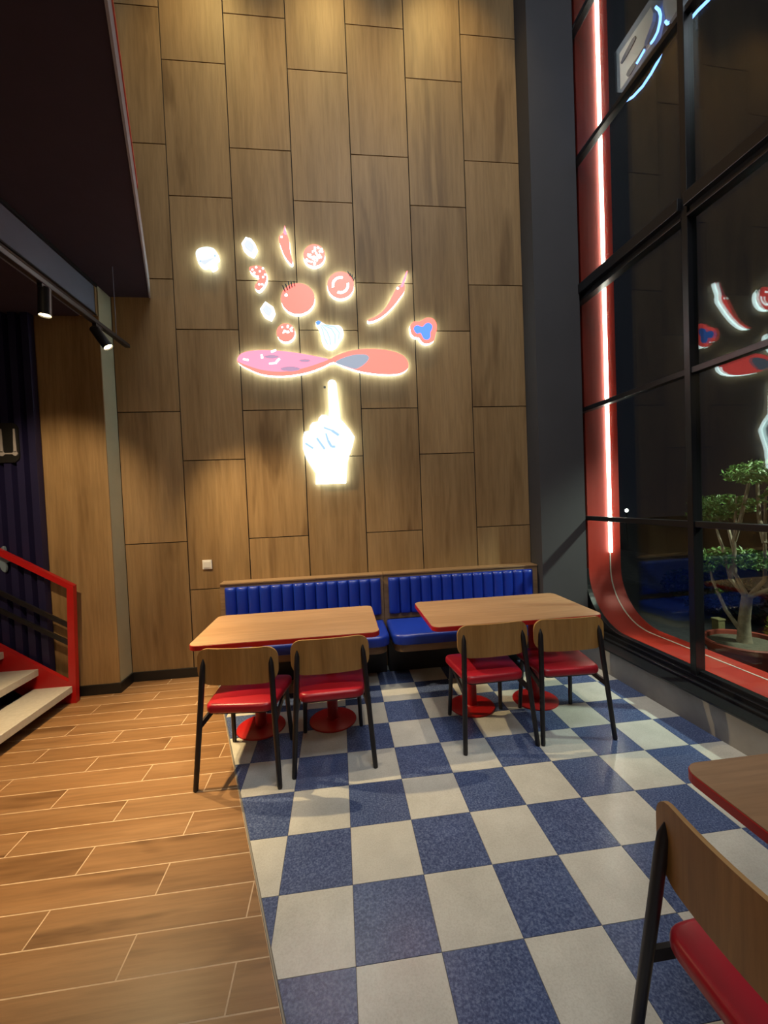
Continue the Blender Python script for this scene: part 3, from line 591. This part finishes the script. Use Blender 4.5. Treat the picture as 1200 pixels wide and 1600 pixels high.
for y in YM: MB().box((-0.045, y - 0.024, 0.26), (0.03, y + 0.024, H), 0.003).build('mullion', M['frame'], win)
ys = [1.04] + YM + [-6.3]
for z in ZT:
    thick = abs(z - 3.52) < 0.01
    for k in range(len(ys) - 1):
        a, b = ys[k + 1] + 0.022, ys[k] - 0.022
        m = MB()
        if thick: m.box((-0.075, a, z - 0.010), (0.03, b, z + 0.078), 0.004).box((-0.03, a, z - 0.055), (0.03, b, z - 0.010), 0.003).box((-0.05, a, z - 0.075), (0.03, b, z - 0.055), 0.003)
        else: m.box((-0.035, a, z - 0.021), (0.03, b, z + 0.021), 0.003)
        m.build('transom', M['frame'], win)
# rounded corner filler between rectangular frame and curved reveal
R0, CY, CZ = 0.52, 0.485, 0.812
def corner(r=0.0, n=20):
    return [(CY + (R0 + r) * math.cos(t), CZ - (R0 + r) * math.sin(t)) for t in [math.pi / 2 * k / n for k in range(n + 1)]]
MB().prism([(1.06, CZ)] + corner() + [(CY, 0.25), (1.06, 0.25)], 0, -0.02, 0.03).build('corner_plate', M['frame'], win)
# glass: two sheets per bay
zs = [0.285] + ZT + [H]
for k in range(2):
    for i in range(len(ys) - 1):
        for q in range(len(zs) - 1):
            MB().box((-0.010 + 0.020 * k, ys[i + 1] + 0.01, zs[q]), (-0.005 + 0.020 * k, ys[i] - 0.01, zs[q + 1])).build('pane', M['glass'], win)
# red lined reveal outside the glass
path = [(CY + R0, H)] + corner() + [(-6.3, CZ - R0)]
def sweep(x0, x1, off0, off1):
    m = MB(); n = len(path); P = []
    for k, (y, z) in enumerate(path):
        t = (Vector(path[min(k + 1, n - 1)]) - Vector(path[max(k - 1, 0)])).normalized()
        nn = Vector((-t.y, t.x)); nn = nn if True else nn        # normal pointing to the outside of the opening
        P.append(((y, z), nn))
    for (y, z), nn in P:
        for x, o in ((x0, off0), (x1, off0), (x1, off1), (x0, off1)): m.v.append((x, y + nn.x * o, z + nn.y * o))
    for k in range(n - 1):
        for a in range(4): b = (a + 1) % 4; m.f.append((k * 4 + a, k * 4 + b, (k + 1) * 4 + b, (k + 1) * 4 + a))
    m.f += [(3, 2, 1, 0), tuple((n - 1) * 4 + q for q in range(4))]
    return m
t0 = (Vector(path[1]) - Vector(path[0])).normalized()
OUT = 1.0 if -t0.y * 1.0 > 0 else -1.0
reveal = sweep(0.030, 0.385, 0.0, 0.03 * OUT).build('red_reveal', M['reveal'], win)
sweep(0.262, 0.274, -0.004 * OUT, 0.002 * OUT).build('led_channel', M['led_off'], win)
for zi in range(len(zs) - 1):
    z0 = max(zs[zi], 0.965); z1 = zs[zi + 1]
    if z1 <= z0: continue
    MB().box((0.254, CY + R0 - 0.022, z0), (0.282, CY + R0 - 0.003, z1)).build('led_strip', M['led'], win)

# ------------------------------------------------------------------ outside
struct(MB().box((2.90, -9, -0.25), (30, 22, -0.12)).build('ground', M['asphalt']))
kb = MB().box((3.45, -6, -0.13), (3.58, 12, -0.06), 0.01).build('kerb', M['kerb']); tag(kb, 'low grey kerb stone outside below the red window reveal', 'kerb')
pv = MB().box((5.6, -6, -0.13), (8.2, 14, -0.06), 0.01).build('pavement', M['kerb']); tag(pv, 'grey pavement strip beyond the potted tree outside', 'pavement')

def leaves(mb, c, r, n, size, rnd):
    for _ in range(n):
        while True:
            p = Vector((rnd.uniform(-1, 1), rnd.uniform(-1, 1), rnd.uniform(-1, 1)))
            if 0.35 < p.length < 1: break
        p = Vector(c) + Vector((p.x * r[0], p.y * r[1], p.z * r[2]))
        t = Vector((rnd.gauss(0, 1), rnd.gauss(0, 1), rnd.gauss(0.3, 0.6))).normalized(); u = t.cross(Vector((rnd.gauss(0, 1), rnd.gauss(0, 1), rnd.gauss(0, 1)))).normalized()
        s = size * rnd.uniform(0.7, 1.3); nn = t.cross(u) * s * 0.18
        mb.add([p - t * s, p + u * s * 0.45 + nn, p + t * s, p - u * s * 0.45 + nn], [(0, 1, 2), (0, 2, 3)])
rnd = random.Random(11)
PX, PY = 3.85, 1.86
pot = empty('plant_pot', (PX, PY, -0.12)); tag(pot, 'wide round terracotta pot of gravel outside behind the window glass', 'plant pot')
MB().lathe([(0.17, 0), (0.21, 0.03), (0.268, 0.24), (0.28, 0.28), (0.30, 0.285), (0.306, 0.33), (0.298, 0.34), (0.274, 0.335), (0.268, 0.29)], n=40).build('pot_body', M['terracotta'], pot, True)
MB().lathe([(0.26, 0.285), (0.270, 0.30), (0.20, 0.312), (0.05, 0.318)], n=32).build('soil', M['soil'], pot, True)
tree = empty('potted_tree', (PX, PY, 0.195)); tag(tree, 'small bonsai style tree with pads of green leaves growing in the terracotta pot', 'tree')
tr = MB(); tr.tube([(0, 0, -0.01), (0.0, 0.0, 0.05), (-0.01, -0.01, 0.2), (0.0, -0.03, 0.42)], [0.062, 0.052, 0.044, 0.040], 12)
tr.build('trunk', M['bark'], tree, True)
br = [((0, -.03, .40), (-.02, .10, .55), (-.04, .16, .85), (0, .26, 1.02)), ((0, -.03, .40), (.05, -.14, .58), (.02, -.17, .9), (0, -.2, 1.35)), ((0, -.03, .41), (-.06, .02, .62), (-.02, .06, .95), (-.03, .02, 1.3)),
      ((0, -.03, .40), (.03, -.2, .52), (.06, -.34, .8), (.05, -.36, 1.3)), ((-.02, .1, .55), (-.03, .05, .8), (.0, .13, 1.0), (.02, .34, 1.17)), ((0.01, 0.03, 0.08), (-.03, .14, .25), (-.03, .27, .50), (-.02, .31, .66)),
      ((-.02, .06, .9), (-.04, -.02, 1.1), (0, -.06, 1.4), (0, -.05, 1.45)), ((.02, -.17, .9), (.05, -.1, 1.1), (.04, -.1, 1.4), (.04, -.1, 1.45))]
for q in br:
    sm = [Vector(q[0]).lerp(Vector(q[1]), t) if False else None for t in ()]
    MB().tube(q, [0.020, 0.016, 0.012, 0.008], 8).build('branch', M['bark'], tree, True)
pads = [((0.0, -0.20, 1.50), (0.22, 0.34, 0.10), 800), ((0.0, 0.20, 1.22), (0.20, 0.30, 0.10), 620), ((0.02, 0.33, 1.12), (0.16, 0.22, 0.06), 360), ((0.05, 0.05, 0.74), (0.22, 0.42, 0.09), 760), ((0.05, -0.40, 1.28), (0.2, 0.3, 0.12), 420), ((-0.02, 0.31, 0.62), (0.06, 0.09, 0.05), 70), ((-.03, .22, .40), (.03, .04, .04), 14)]
for c, r, n in pads:
    m = MB(); leaves(m, c, r, n, 0.026, rnd); m.build('leaf_pad', M['leaf'], tree)['kind'] = 'stuff'
yp = empty('yellow_shrub', (4.45, 1.95, -0.12)); tag(yp, 'small yellow green shrub on the ground behind the terracotta pot', 'shrub')
m = MB(); leaves(m, (0, 0, 0.32), (0.16, 0.20, 0.30), 420, 0.035, rnd); m.build('foliage', M['leaf_yellow'], yp)['kind'] = 'stuff'
MB().tube([(0, 0, 0), (0.01, 0.01, 0.35)], 0.012, 6).build('stem', M['bark'], yp)
for hx, hy, n_, lb in ((5.3, 3.6, 900, 'dark clipped hedge outside left of the terracotta pot'), (5.3, 1.8, 900, 'dark clipped hedge outside straight behind the terracotta pot')):
    hd = empty('hedge', (hx, hy, -0.12)); tag(hd, lb, 'hedge')
    m = MB(); leaves(m, (0, 0, 0.28), (0.25, 0.85, 0.30), n_, 0.05, rnd); m.build('foliage', M['leaf_dark'], hd)['kind'] = 'stuff'
    MB().tube([(0, 0, 0), (0, 0, 0.4)], 0.02, 6).build('stem', M['bark'], hd)
for bx_, by_, lb in ((4.25, 2.50, 'short olive bollard post left of the terracotta pot'), (4.75, 2.0, 'short olive bollard post behind the yellow green shrub')):
    b = empty('bollard', (bx_, by_, -0.12)); tag(b, lb, 'bollard')
    MB().box((-0.04, -0.04, 0), (0.04, 0.04, 0.30), 0.006).build('post', M['post'], b); MB().box((-0.045, -0.045, 0.30), (0.045, 0.045, 0.32), 0.006).build('cap', M['post'], b)
lamp = empty('garden_light', (9.08, 10.2, -0.12)); tag(lamp, 'far small glowing garden light on a thin post outside', 'lamp')
MB().tube([(0, 0, 0), (0, 0, 1.06)], 0.03, 8).build('post', M['black_metal'], lamp)
MB().lathe([(0.03, 1.06), (0.045, 1.08), (0.05, 1.11), (0.04, 1.14), (0.01, 1.155)], n=14).build('globe', emit('lamp_globe', (1, 0.95, 0.85), 12), lamp, True)

# lettered sign that hangs outside above the window
ls = empty('letter_sign', (3.25, 1.9, 4.7)); tag(ls, 'pale letter sign with blue neon outlines seen through the top of the window', 'sign')
def off(L): return [(a - 1.9, b - 4.7) for a, b in L]
MB().prism(off(LETTER['plate']), 0, 0.02, 0.06).build('backing', M['beam'], ls)
for nm, mt, d0, d1 in (('face', 'letter', -0.012, 0.02), ('face2', 'letter', -0.012, 0.03), ('bar1', 'letter_dark', -0.02, -0.011), ('bar2', 'letter_dark', -0.02, -0.011)):
    MB().prism(off(LETTER[nm]), 0, d0, d1).build('letter_face' if 'face' in nm else 'letter_stroke', M[mt], ls)
for nm, L in NEON.items():
    MB().tube([(-0.015, a, b) for a, b in off(L)], 0.011, 8).build('neon_tube', M['neon'], ls, True)
# it hangs from two thin rods fixed to the ceiling slab
MB().tube([(0.04, 0.2, 0.6), (0.04, 0.2, H - 4.7)], 0.008, 6).tube([(0.04, -0.25, 0.5), (0.04, -0.25, H - 4.7)], 0.008, 6).build('hanger', M['black_metal'], ls)

# ------------------------------------------------------------------ stairs
st = empty('staircase', (-1.94, 2.31, 0)); tag(st, 'red steel staircase with pale open treads and red handrail beside the wood clad pier', 'staircase')
def S(x, y, z): return (x + 1.94, y - 2.31, z)
def stringer(y0, y1):
    # top edge slopes up towards -x
    top = lambda x: 0.172 + 0.68 * (-1.972 - x)
    pts = [(-1.945, 0.0), (-1.945, 0.172), (-1.972, 0.172), (-4.2, top(-4.2)), (-4.2, top(-4.2) - 0.34), (-2.19, 0.0)]
    return MB().prism([(x + 1.94, z) for x, z in pts], 1, y0 - 2.31, y1 - 2.31)
stringer(2.285, 2.325).build('stringer', M['red_metal'], st)
stringer(0.95, 0.99).build('stringer', M['red_metal'], st)
for k in range(9):
    x1 = -1.960 - 0.252 * k; z1 = 0.146 + 0.165 * k
    MB().box(S(x1 - 0.30, 0.98, z1 - 0.055), S(x1, 2.290, z1), 0.003).build('tread', M['tread'], st)
for yy in (2.305, 0.97):
    post = MB().add([S(-1.985 + dx * 0, yy, 0) for dx in ()], [])
    post.prism([(-1.935 + 1.94, 0.0), (-1.992 + 1.94, 0.0), (-1.955 + 1.94, 0.99), (-1.905 + 1.94, 0.975)], 1, yy - 0.022 - 2.31, yy + 0.022 - 2.31)
    post.build('newel_post', M['red_metal'], st)
    MB().bar(S(-1.912, yy, 0.965), S(-4.1, yy, 0.965 + 0.605 * 2.188), 0.04, 0.045).build('handrail', M['red_metal'], st)
    for z0 in (0.635, 0.484): MB().bar(S(-1.945, yy, z0), S(-4.1, yy, z0 + 0.615 * 2.155), 0.02, 0.034).build('infill_bar', M['black_metal'], st)

# navy corrugated cladding behind the stairs
cl = MB(); prof = []; x = -3.6
while x < -2.215:
    for dx, y in ((0.0, 2.405), (0.008, 2.350), (0.062, 2.350), (0.070, 2.405)): prof.append((x + dx, y))
    x += 0.098
prof += [(-2.208, 2.405), (-2.208, 2.419), (-3.6, 2.419)]
cl.prism(prof, 2, 0.0, 3.258)
cw = cl.build('corrugated_cladding', M['navy']); struct(cw)
cw.name = 'wall_stair'
sg = empty('wall_plaque', (-2.40, 2.345, 2.19)); tag(sg, 'black wall plaque with white bottle outlines on the navy cladding above the stairs', 'plaque')
MB().prism(rrect(-0.13, -0.165, 0.115, 0.16, 0.05), 1, -0.012, 0.006).build('board', M['black'], sg)
for dx in (-0.01, 0.09):
    MB().prism([(dx - 0.006, 0.11), (dx + 0.006, 0.11), (dx + 0.011, -0.08), (dx - 0.011, -0.08)], 1, -0.018, -0.012).build('white_stroke', M['letter'], sg)
    MB().prism([(dx + 0.02 * math.cos(a), -0.092 + 0.02 * math.sin(a)) for a in [k * math.pi / 6 for k in range(12)]], 1, -0.018, -0.012).build('white_dot', M['letter'], sg)
MB().prism([(-0.01, -0.097), (0.09, -0.097), (0.09, -0.087), (-0.01, -0.087)], 1, -0.016, -0.012).build('white_line', M['letter'], sg)
fl = MB().prism(smooth_poly([(0.05 * (1 + 0.35 * math.cos(5 * t)) * math.cos(t) * 1.3, 0.085 * (1 + 0.35 * math.cos(5 * t)) * math.sin(t)) for t in [k * math.pi / 10 for k in range(20)]], 2), 1, -0.012, 0.006).build('wall_flower', plain('pale_blue', (0.16, 0.22, 0.30), 0.5))
fl.location = (-2.475, 2.345, 1.23); tag(fl, 'pale blue flower cutout on navy cladding behind the red handrail', 'wall decor')

# ------------------------------------------------------------------ track lights
TX, TZ = -1.386, 2.955
tk = empty('light_track', (TX, 2.30, TZ)); tag(tk, 'black ceiling light track hung on a thin rod under the gallery', 'light track')
MB().box((-0.018, -5.0, 0.0), (0.018, 0.02, 0.030), 0.002).build('rail', M['black_metal'], tk)
MB().box((0.0182, -5.0, 0.004), (0.0195, 0.02, 0.012)).build('rail_edge', M['black_metal'], tk)
for yy in (-0.155, -2.4, -4.4): MB().tube([(0, yy, 0.029), (0, yy, 3.530 - TZ)], 0.003, 6).build('rod', M['beam'], tk)
def track_spot(y, tgt, label, power, ang, col, lname='track_beam'):
    r = empty('track_spotlight', (TX, y, TZ)); tag(r, label, 'spotlight', 'spotlights on the ceiling track')
    MB().box((-0.014, -0.04, -0.02), (0.014, 0.04, 0.002), 0.002).build('adapter', M['black_metal'], r)
    piv = Vector((0, 0, -0.055)); MB().tube([(0, 0, -0.02), tuple(piv)], 0.008, 8).build('stem', M['black_metal'], r)
    dv = (Vector(tgt) - (Vector((TX, y, TZ)) + piv)).normalized()
    q = dv.to_track_quat('-Z', 'Y').to_matrix().to_4x4(); q.translation = piv
    can = MB().lathe([(0.030, 0.045), (0.034, 0.04), (0.035, -0.120), (0.032, -0.124), (0.031, -0.110)], n=24).build('can', M['black_metal'], r, True); can.matrix_local = q
    ln = MB().lathe([(0.0305, -0.115), (0.0305, -0.112)], n=24).build('lens', M['spot_lens'], can)
    p = Vector((TX, y, TZ)) + piv + dv * 0.13
    spot(lname, p, tgt, power, col, ang, 0.8, 0.02)
track_spot(1.335, (-1.42, 1.20, 0), 'upright black can spotlight on the track, aimed straight down', 400, 66, (1, 0.70, 0.34), 'track_beam_upright')
track_spot(1.880, (0.22, 1.95, 0.35), 'tilted black can spotlight near the end of the track, aimed at the tables', 260, 84, (1, 0.74, 0.38), 'track_beam_tilted')
track_spot(0.35, (-2.05, 2.42, 1.5), 'black can spotlight on the track ahead of the upright one', 150, 46, (1, 0.74, 0.42), 'track_beam_offscreen')

# ------------------------------------------------------------------ bench
def bench(xa, xb, label, last):
    r = empty('bench_seat', ((xa + xb) / 2, 2.3, 0)); tag(r, label, 'bench', 'blue benches along the panelled wall')
    c = (xa + xb) / 2
    def bx(m, a, b, bev=0.0): return m.box((a[0] - c, a[1] - 2.3, a[2]), (b[0] - c, b[1] - 2.3, b[2]), bev)
    bx(MB(), (xa, 2.500, 0.0), (xb, YB - 0.002, 0.872), 0.002).build('back_panel', M['bench_wood'], r)
    bx(MB(), (xa, 2.492, 0.872), (xb, YB - 0.001, 0.888), 0.003).build('top_board', M['bench_wood'], r)
    a, b = xa + 0.045, xb - 0.028
    if last: b = xb - 0.058
    w = (b - a) / 14
    for k in range(14):
        ring = []
        x0 = a + k * w - c; nseg = 10
        prof = [(x0 + w * t, 2.502 - 2.3 - 0.020 - 0.030 * (math.sin(math.pi * t) ** 0.45)) for t in [q / nseg for q in range(nseg + 1)]]
        m = MB(); zz = [(0.508, 0.010), (0.516, 0.003), (0.535, 0.0), (0.815, 0.0), (0.838, 0.004), (0.848, 0.016)]
        n = len(prof) + 2
        for z, ins in zz:
            m.v += [(px, min(py + ins, 0.2), z) for px, py in prof] + [(x0 + w, 0.2005, z), (x0, 0.2005, z)]
        for q in range(len(zz) - 1):
            for e in range(n): e2 = (e + 1) % n; m.f.append((q * n + e, q * n + e2, (q + 1) * n + e2, (q + 1) * n + e))
        m.f += [tuple(reversed(range(n))), tuple((len(zz) - 1) * n + e for e in range(n))]
        m.build('back_channel', M['blue_leather'], r, True, sharp=50)
    ring = rrect(xa + 0.012 - c, 1.985 - 2.3, xb - 0.010 - c, 2.500 - 2.3, (0.10, 0.10, 0.01, 0.01), 8)
    MB().slab(ring, 0.366, 0.455, 0.028, 0.010, 5).build('seat_cushion', M['blue_leather'], r, True, sharp=60)
    ring = rrect(xa + 0.03 - c, 2.02 - 2.3, xb - 0.03 - c, 2.500 - 2.3, (0.09, 0.09, 0.005, 0.005), 8)
    MB().slab(ring, 0.300, 0.366, 0.0, 0.0).build('seat_base', M['bench_wood'], r)
    bx(MB(), (xa + 0.01, 2.36, 0.0), (xb - 0.01, 2.50, 0.300)).build('plinth', M['black'], r)
    for px in (xa + 0.10, xb - 0.10): bx(MB(), (px - 0.02, 2.10, 0.27), (px + 0.02, 2.36, 0.300)).build('bracket', M['black'], r)
bench(-0.797, 0.706, 'blue channel back bench beside the light switch', False)
bench(0.709, 2.256, 'blue channel back bench beside the dark grey column', True)

sw = empty('light_switch', (-0.936, YB, 1.053)); tag(sw, 'square white light switch on the wood panelling beside the bench', 'light switch')
spl = MB().box((-0.043, -0.011, -0.043), (0.043, 0.0, 0.043), 0.003).build('plate', M['white_plastic'], sw)
MB().box((-0.030, -0.015, -0.030), (0.030, -0.010, 0.030), 0.002).build('rocker', M['white_plastic'], spl)

# ------------------------------------------------------------------ tables
def table(x0, y0, x1, y1, label, along_x=True, feet=(-0.255, 0.255)):
    c = ((x0 + x1) / 2, (y0 + y1) / 2); r = empty('dining_table', (c[0], c[1], 0)); tag(r, label, 'table', 'wood top tables with red edges')
    ring = rrect(x0 - c[0], y0 - c[1], x1 - c[0], y1 - c[1], 0.055, 8)
    MB().slab(ring, 0.718, 0.7475, 0.002, 0.002, 2).build('edge_band', M['red_metal'], r)
    MB().slab(inset(ring, 0.002), 0.7470, 0.7505, 0.001, 0.0, 2).build('table_top', M['table_wood'], r)
    for s in feet:
        o = (s, 0.056) if along_x else (0.0, s)
        co = MB().lathe([(0.038, 0.012), (0.038, 0.718)], (o[0], o[1], 0), 24).build('column', M['red_metal'], r, True)
        MB().lathe([(0.168, 0.0), (0.170, 0.004), (0.168, 0.010), (0.155, 0.0135), (0.05, 0.016), (0.042, 0.022)], (o[0], o[1], 0), 40).build('base_plate', M['red_metal'], r, True)
        MB().box((o[0] - 0.12, o[1] - 0.12, 0.710), (o[0] + 0.12, o[1] + 0.12, 0.7185)).build('mounting_plate', M['red_metal'], co)
table(-0.640, 1.213, 0.540, 1.890, 'rectangular table with red edge and two pedestals nearest the light switch')
table(0.885, 1.213, 2.075, 1.890, 'rectangular table with red edge and two pedestals nearest the dark column', True, (-0.228, 0.278))
table(1.300, -1.450, 1.990, -0.247, 'rectangular table with red edge next to the window, a lone chair pulled in', False)

# ------------------------------------------------------------------ chairs
def make_chair():
    r = empty('dining_chair')
    # backrest: curved plywood sheet with rounded corners
    hw, z0, z1, th = 0.235, 0.565, 0.775, 0.013
    ring = rrect(-hw, z0, hw, z1, (0.075, 0.075, 0.065, 0.065), 8)
    cy = lambda x: -0.172 + 0.026 * (x / hw) ** 2
    def shell(name, poly, ya, yb, mat):
        bm = bmesh.new(); nx = 16
        xs = [-hw + 2 * hw * k / nx for k in range(nx + 1)]
        m = MB()
        # slice the outline into vertical strips so that it can bend
        def zr(x):
            up = [];
            for k in range(len(poly)):
                p, q = poly[k], poly[(k + 1) % len(poly)]
                if (p[0] - x) * (q[0] - x) <= 0 and abs(p[0] - q[0]) > 1e-9:
                    up.append(p[1] + (x - p[0]) / (q[0] - p[0]) * (q[1] - p[1]))
            return (min(up), max(up)) if up else (0, 0)
        xx = [-hw + 1e-4] + [-hw + 0.075 * (1 - math.cos(math.pi / 2 * k / 6)) for k in range(1, 7)]
        mid = [xx[-1] + (-2 * xx[-1]) * k / 10 for k in range(1, 10)]
        xx = xx + mid + [-q for q in reversed(xx)]
        rows = []
        for x in xx:
            a, b = zr(x); y = cy(x)
            rows.append([(x, y + ya, a), (x, y + ya, b), (x, y + yb, b), (x, y + yb, a)])
        for k in rows: m.v += k
        for k in range(len(rows) - 1):
            o = k * 4; p = o + 4
            m.f += [(o, p, p + 1, o + 1), (o + 1, p + 1, p + 2, o + 2), (o + 2, p + 2, p + 3, o + 3), (o + 3, p + 3, p, o)]
        e = (len(rows) - 1) * 4
        m.f += [(0, 1, 2, 3), (e + 3, e + 2, e + 1, e)]
        bm.free()
        return m.build(name, mat, r, True, sharp=40)
    bk = shell('backrest', ring, 0.0, th, M['chair_wood'])
    bk.data.materials.append(M['chair_edge'])
    for p in bk.data.polygons:
        if abs(p.normal.z) > 0.35 or abs(p.normal.x) > 0.75: p.material_index = 1
    # seat
    seat = [(-0.195, -0.175), (0.195, -0.175), (0.228, 0.235), (-0.228, 0.235)]
    ring = []
    for k in range(4):
        p, q, s = Vector(seat[k - 1]), Vector(seat[k]), Vector(seat[(k + 1) % 4])
        a = (p - q).normalized(); b = (s - q).normalized(); rad = 0.06
        for t in range(7):
            u = t / 6; v = q + a * rad * (1 - u) ** 2 + b * rad * u ** 2; ring.append((v.x, v.y))
    so = MB().slab(ring, 0.400, 0.452, 0.022, 0.016, 5, crown=0.010).build('seat', M['red_leather'], r, True, sharp=60)
    MB().slab(inset(ring, 0.03), 0.386, 0.402, 0, 0).build('seat_pan', M['black_metal'], so)
    for s in (-1, 1):
        MB().tube([(s * 0.238, -0.236, 0.0), (s * 0.2365, -0.2340, 0.012), (s * 0.207, -0.178, 0.50), (s * 0.2005, -0.165, 0.62), (s * 0.197, -0.158, 0.68), (s * 0.1955, -0.150, 0.715)], [0.0125, 0.0145, 0.0165, 0.0165, 0.0145, 0.0045], 14).build('leg', M['black_metal'], r, True)
        MB().tube([(s * 0.195, 0.236, 0.0), (s * 0.1945, 0.235, 0.012), (s * 0.180, 0.195, 0.395)], [0.0125, 0.014, 0.0155], 14).build('leg', M['black_metal'], r, True)
        MB().bar((s * 0.215, -0.206, 0.345), (s * 0.183, 0.195, 0.388), 0.014, 0.034).build('side_rail', M['black_metal'], r)
    MB().bar((-0.182, 0.192, 0.378), (0.182, 0.192, 0.378), 0.014, 0.026).build('front_rail', M['black_metal'], r)
    return r
CH = make_chair()
spots = [((-0.290, 1.203), -7.0, 'red seat chair standing with its leg on the wood look floor'),
         ((0.218, 1.252), 2.0, 'red seat chair second from the wood look floor, at the switch side table'),
         ((1.254, 1.287), 1.2, 'red seat chair at the column side table, nearer the gap between the tables'),
         ((1.776, 1.276), -2.6, 'red seat chair at the column side table, nearer the window'),
         ((1.272, -0.597), -90.0, 'red seat chair alone, pulled in to the table next to the window')]
for k, ((x, y), a, lb) in enumerate(spots):
    o = CH if k == 0 else copy_tree(CH)
    o.location = (x, y, 0); o.rotation_euler.z = math.radians(a); tag(o, lb, 'chair', 'red seat chairs with black legs')

# ------------------------------------------------------------------ illuminated sign pieces on the wall
YF = 2.585; YBK = YB
GR = 'lit pizza topping signs on the wall'
def sign(name, keys, label, cat, face, parts=(), smooth=True, group=None):
    pts = [q for k in keys for q in SIGN[k]]
    cx = sum(q[0] for q in pts) / len(pts); cz = min(q[1] for q in pts)
    r = empty(name, (cx, YBK, cz)); tag(r, label, cat, group)
    for k in keys:
        P = [(a - cx, b - cz) for a, b in SIGN[k]]
        P = smooth_poly(P, 3) if smooth else P
        MB().prism(P, 1, YF + 0.004 - YBK, 0.0).build('light_box', M['sign_white'], r)
        fo = MB().prism(P, 1, YF - YBK, YF + 0.004 - YBK).build('face', M[face], r)
    for k, (key, mt, nm, sm) in enumerate(parts):
        P = [(a - cx, b - cz) for a, b in SIGN[key]]
        P = smooth_poly(P, 3) if sm else P
        MB().prism(P, 1, YF - 0.002 - YBK - 0.0004 * k, YF + 0.001 - YBK).build(nm, M[mt], fo)
    return r
KS = list(SIGN)
def pre(p, mt, nm, sm=False): return [(k, mt, nm, sm) for k in KS if k.startswith(p)]
sign('pizza_sign', ['pizza'], 'glowing twisted pizza sign in pink and red above the pointing hand', 'sign', 'sign_red',
     [('pizza_pink', 'sign_pink', 'pink_face', True), ('fold', 'sign_grey', 'fold', True)] + pre('spot', 'sign_mauve', 'olive') + pre('dash', 'sign_white', 'fleck'))
sign('hand_sign', ['hand'], 'glowing white pointing hand sign on the wood panelling', 'sign', 'sign_face', pre('crease', 'sign_line', 'crease'), False)
sign('mushroom_sign', ['mush_stem', 'mush_cap'], 'glowing white mushroom sign on the panelling', 'sign', 'sign_face', [('mu_gill', 'sign_pale', 'gills', False), ('mu_a', 'sign_line', 'speck', False), ('mu_b', 'sign_line', 'speck', False)])
sign('cube_sign', ['d1'], 'glowing white cheese cube sign above the bitten slice sign', 'sign', 'sign_white', [('d1_in', 'sign_pale', 'inner_face', False)], False)
sign('cube_sign', ['d2'], 'glowing white cheese cube sign below the bitten slice sign', 'sign', 'sign_white', [('d2_in', 'sign_pale', 'inner_face', False)], False)
sign('chilli_sign', ['ch1'], 'short upright red chilli sign beside the flecked salami disc', 'sign', 'sign_red', [('ch1top', 'sign_pink', 'stalk', False), ('ch1hi', 'sign_white', 'highlight', False)])
sign('chilli_sign', ['ch2'], 'long slanting red chilli sign above the trefoil pepper sign', 'sign', 'sign_red', [('ch2top', 'sign_pink', 'stalk', False), ('ch2hi', 'sign_white', 'highlight', False)])
sign('slice_sign', ['bite'], 'bent red salami slice sign with white flecks', 'sign', 'sign_red', pre('bf', 'sign_white', 'fleck'))
sign('salami_sign', ['sal1'], 'round red salami sign densely flecked with white', 'sign', 'sign_red', pre('s1f', 'sign_white', 'fleck'), False)
sign('salami_sign', ['sal2'], 'small round red salami sign with few white flecks above the pizza', 'sign', 'sign_red', pre('s2f', 'sign_white', 'fleck'), False)
sign('tomato_sign', ['tom1'], 'large plain red tomato sign with dark stalk hairs', 'sign', 'sign_red', [('tom1_hi', 'sign_white', 'highlight', False)] + pre('t1hair', 'sign_dark', 'stalk_hair'), False)
sign('tomato_sign', ['tom2'], 'round red tomato sign with a broken white ring', 'sign', 'sign_red', pre('arc', 'sign_white', 'ring_arc') + pre('t2hair', 'sign_dark', 'stalk_hair'), False)
sign('garlic_sign', ['garlic'], 'pale garlic bulb sign with blue tip above the pizza', 'sign', 'sign_face', [('gtip', 'sign_blue', 'tip', False)] + pre('gl', 'sign_line', 'clove_line'))
sign('pepper_sign', ['tre'], 'red trefoil pepper ring sign with blue centre', 'sign', 'sign_red', [('tre_in', 'sign_blue', 'centre', True)])
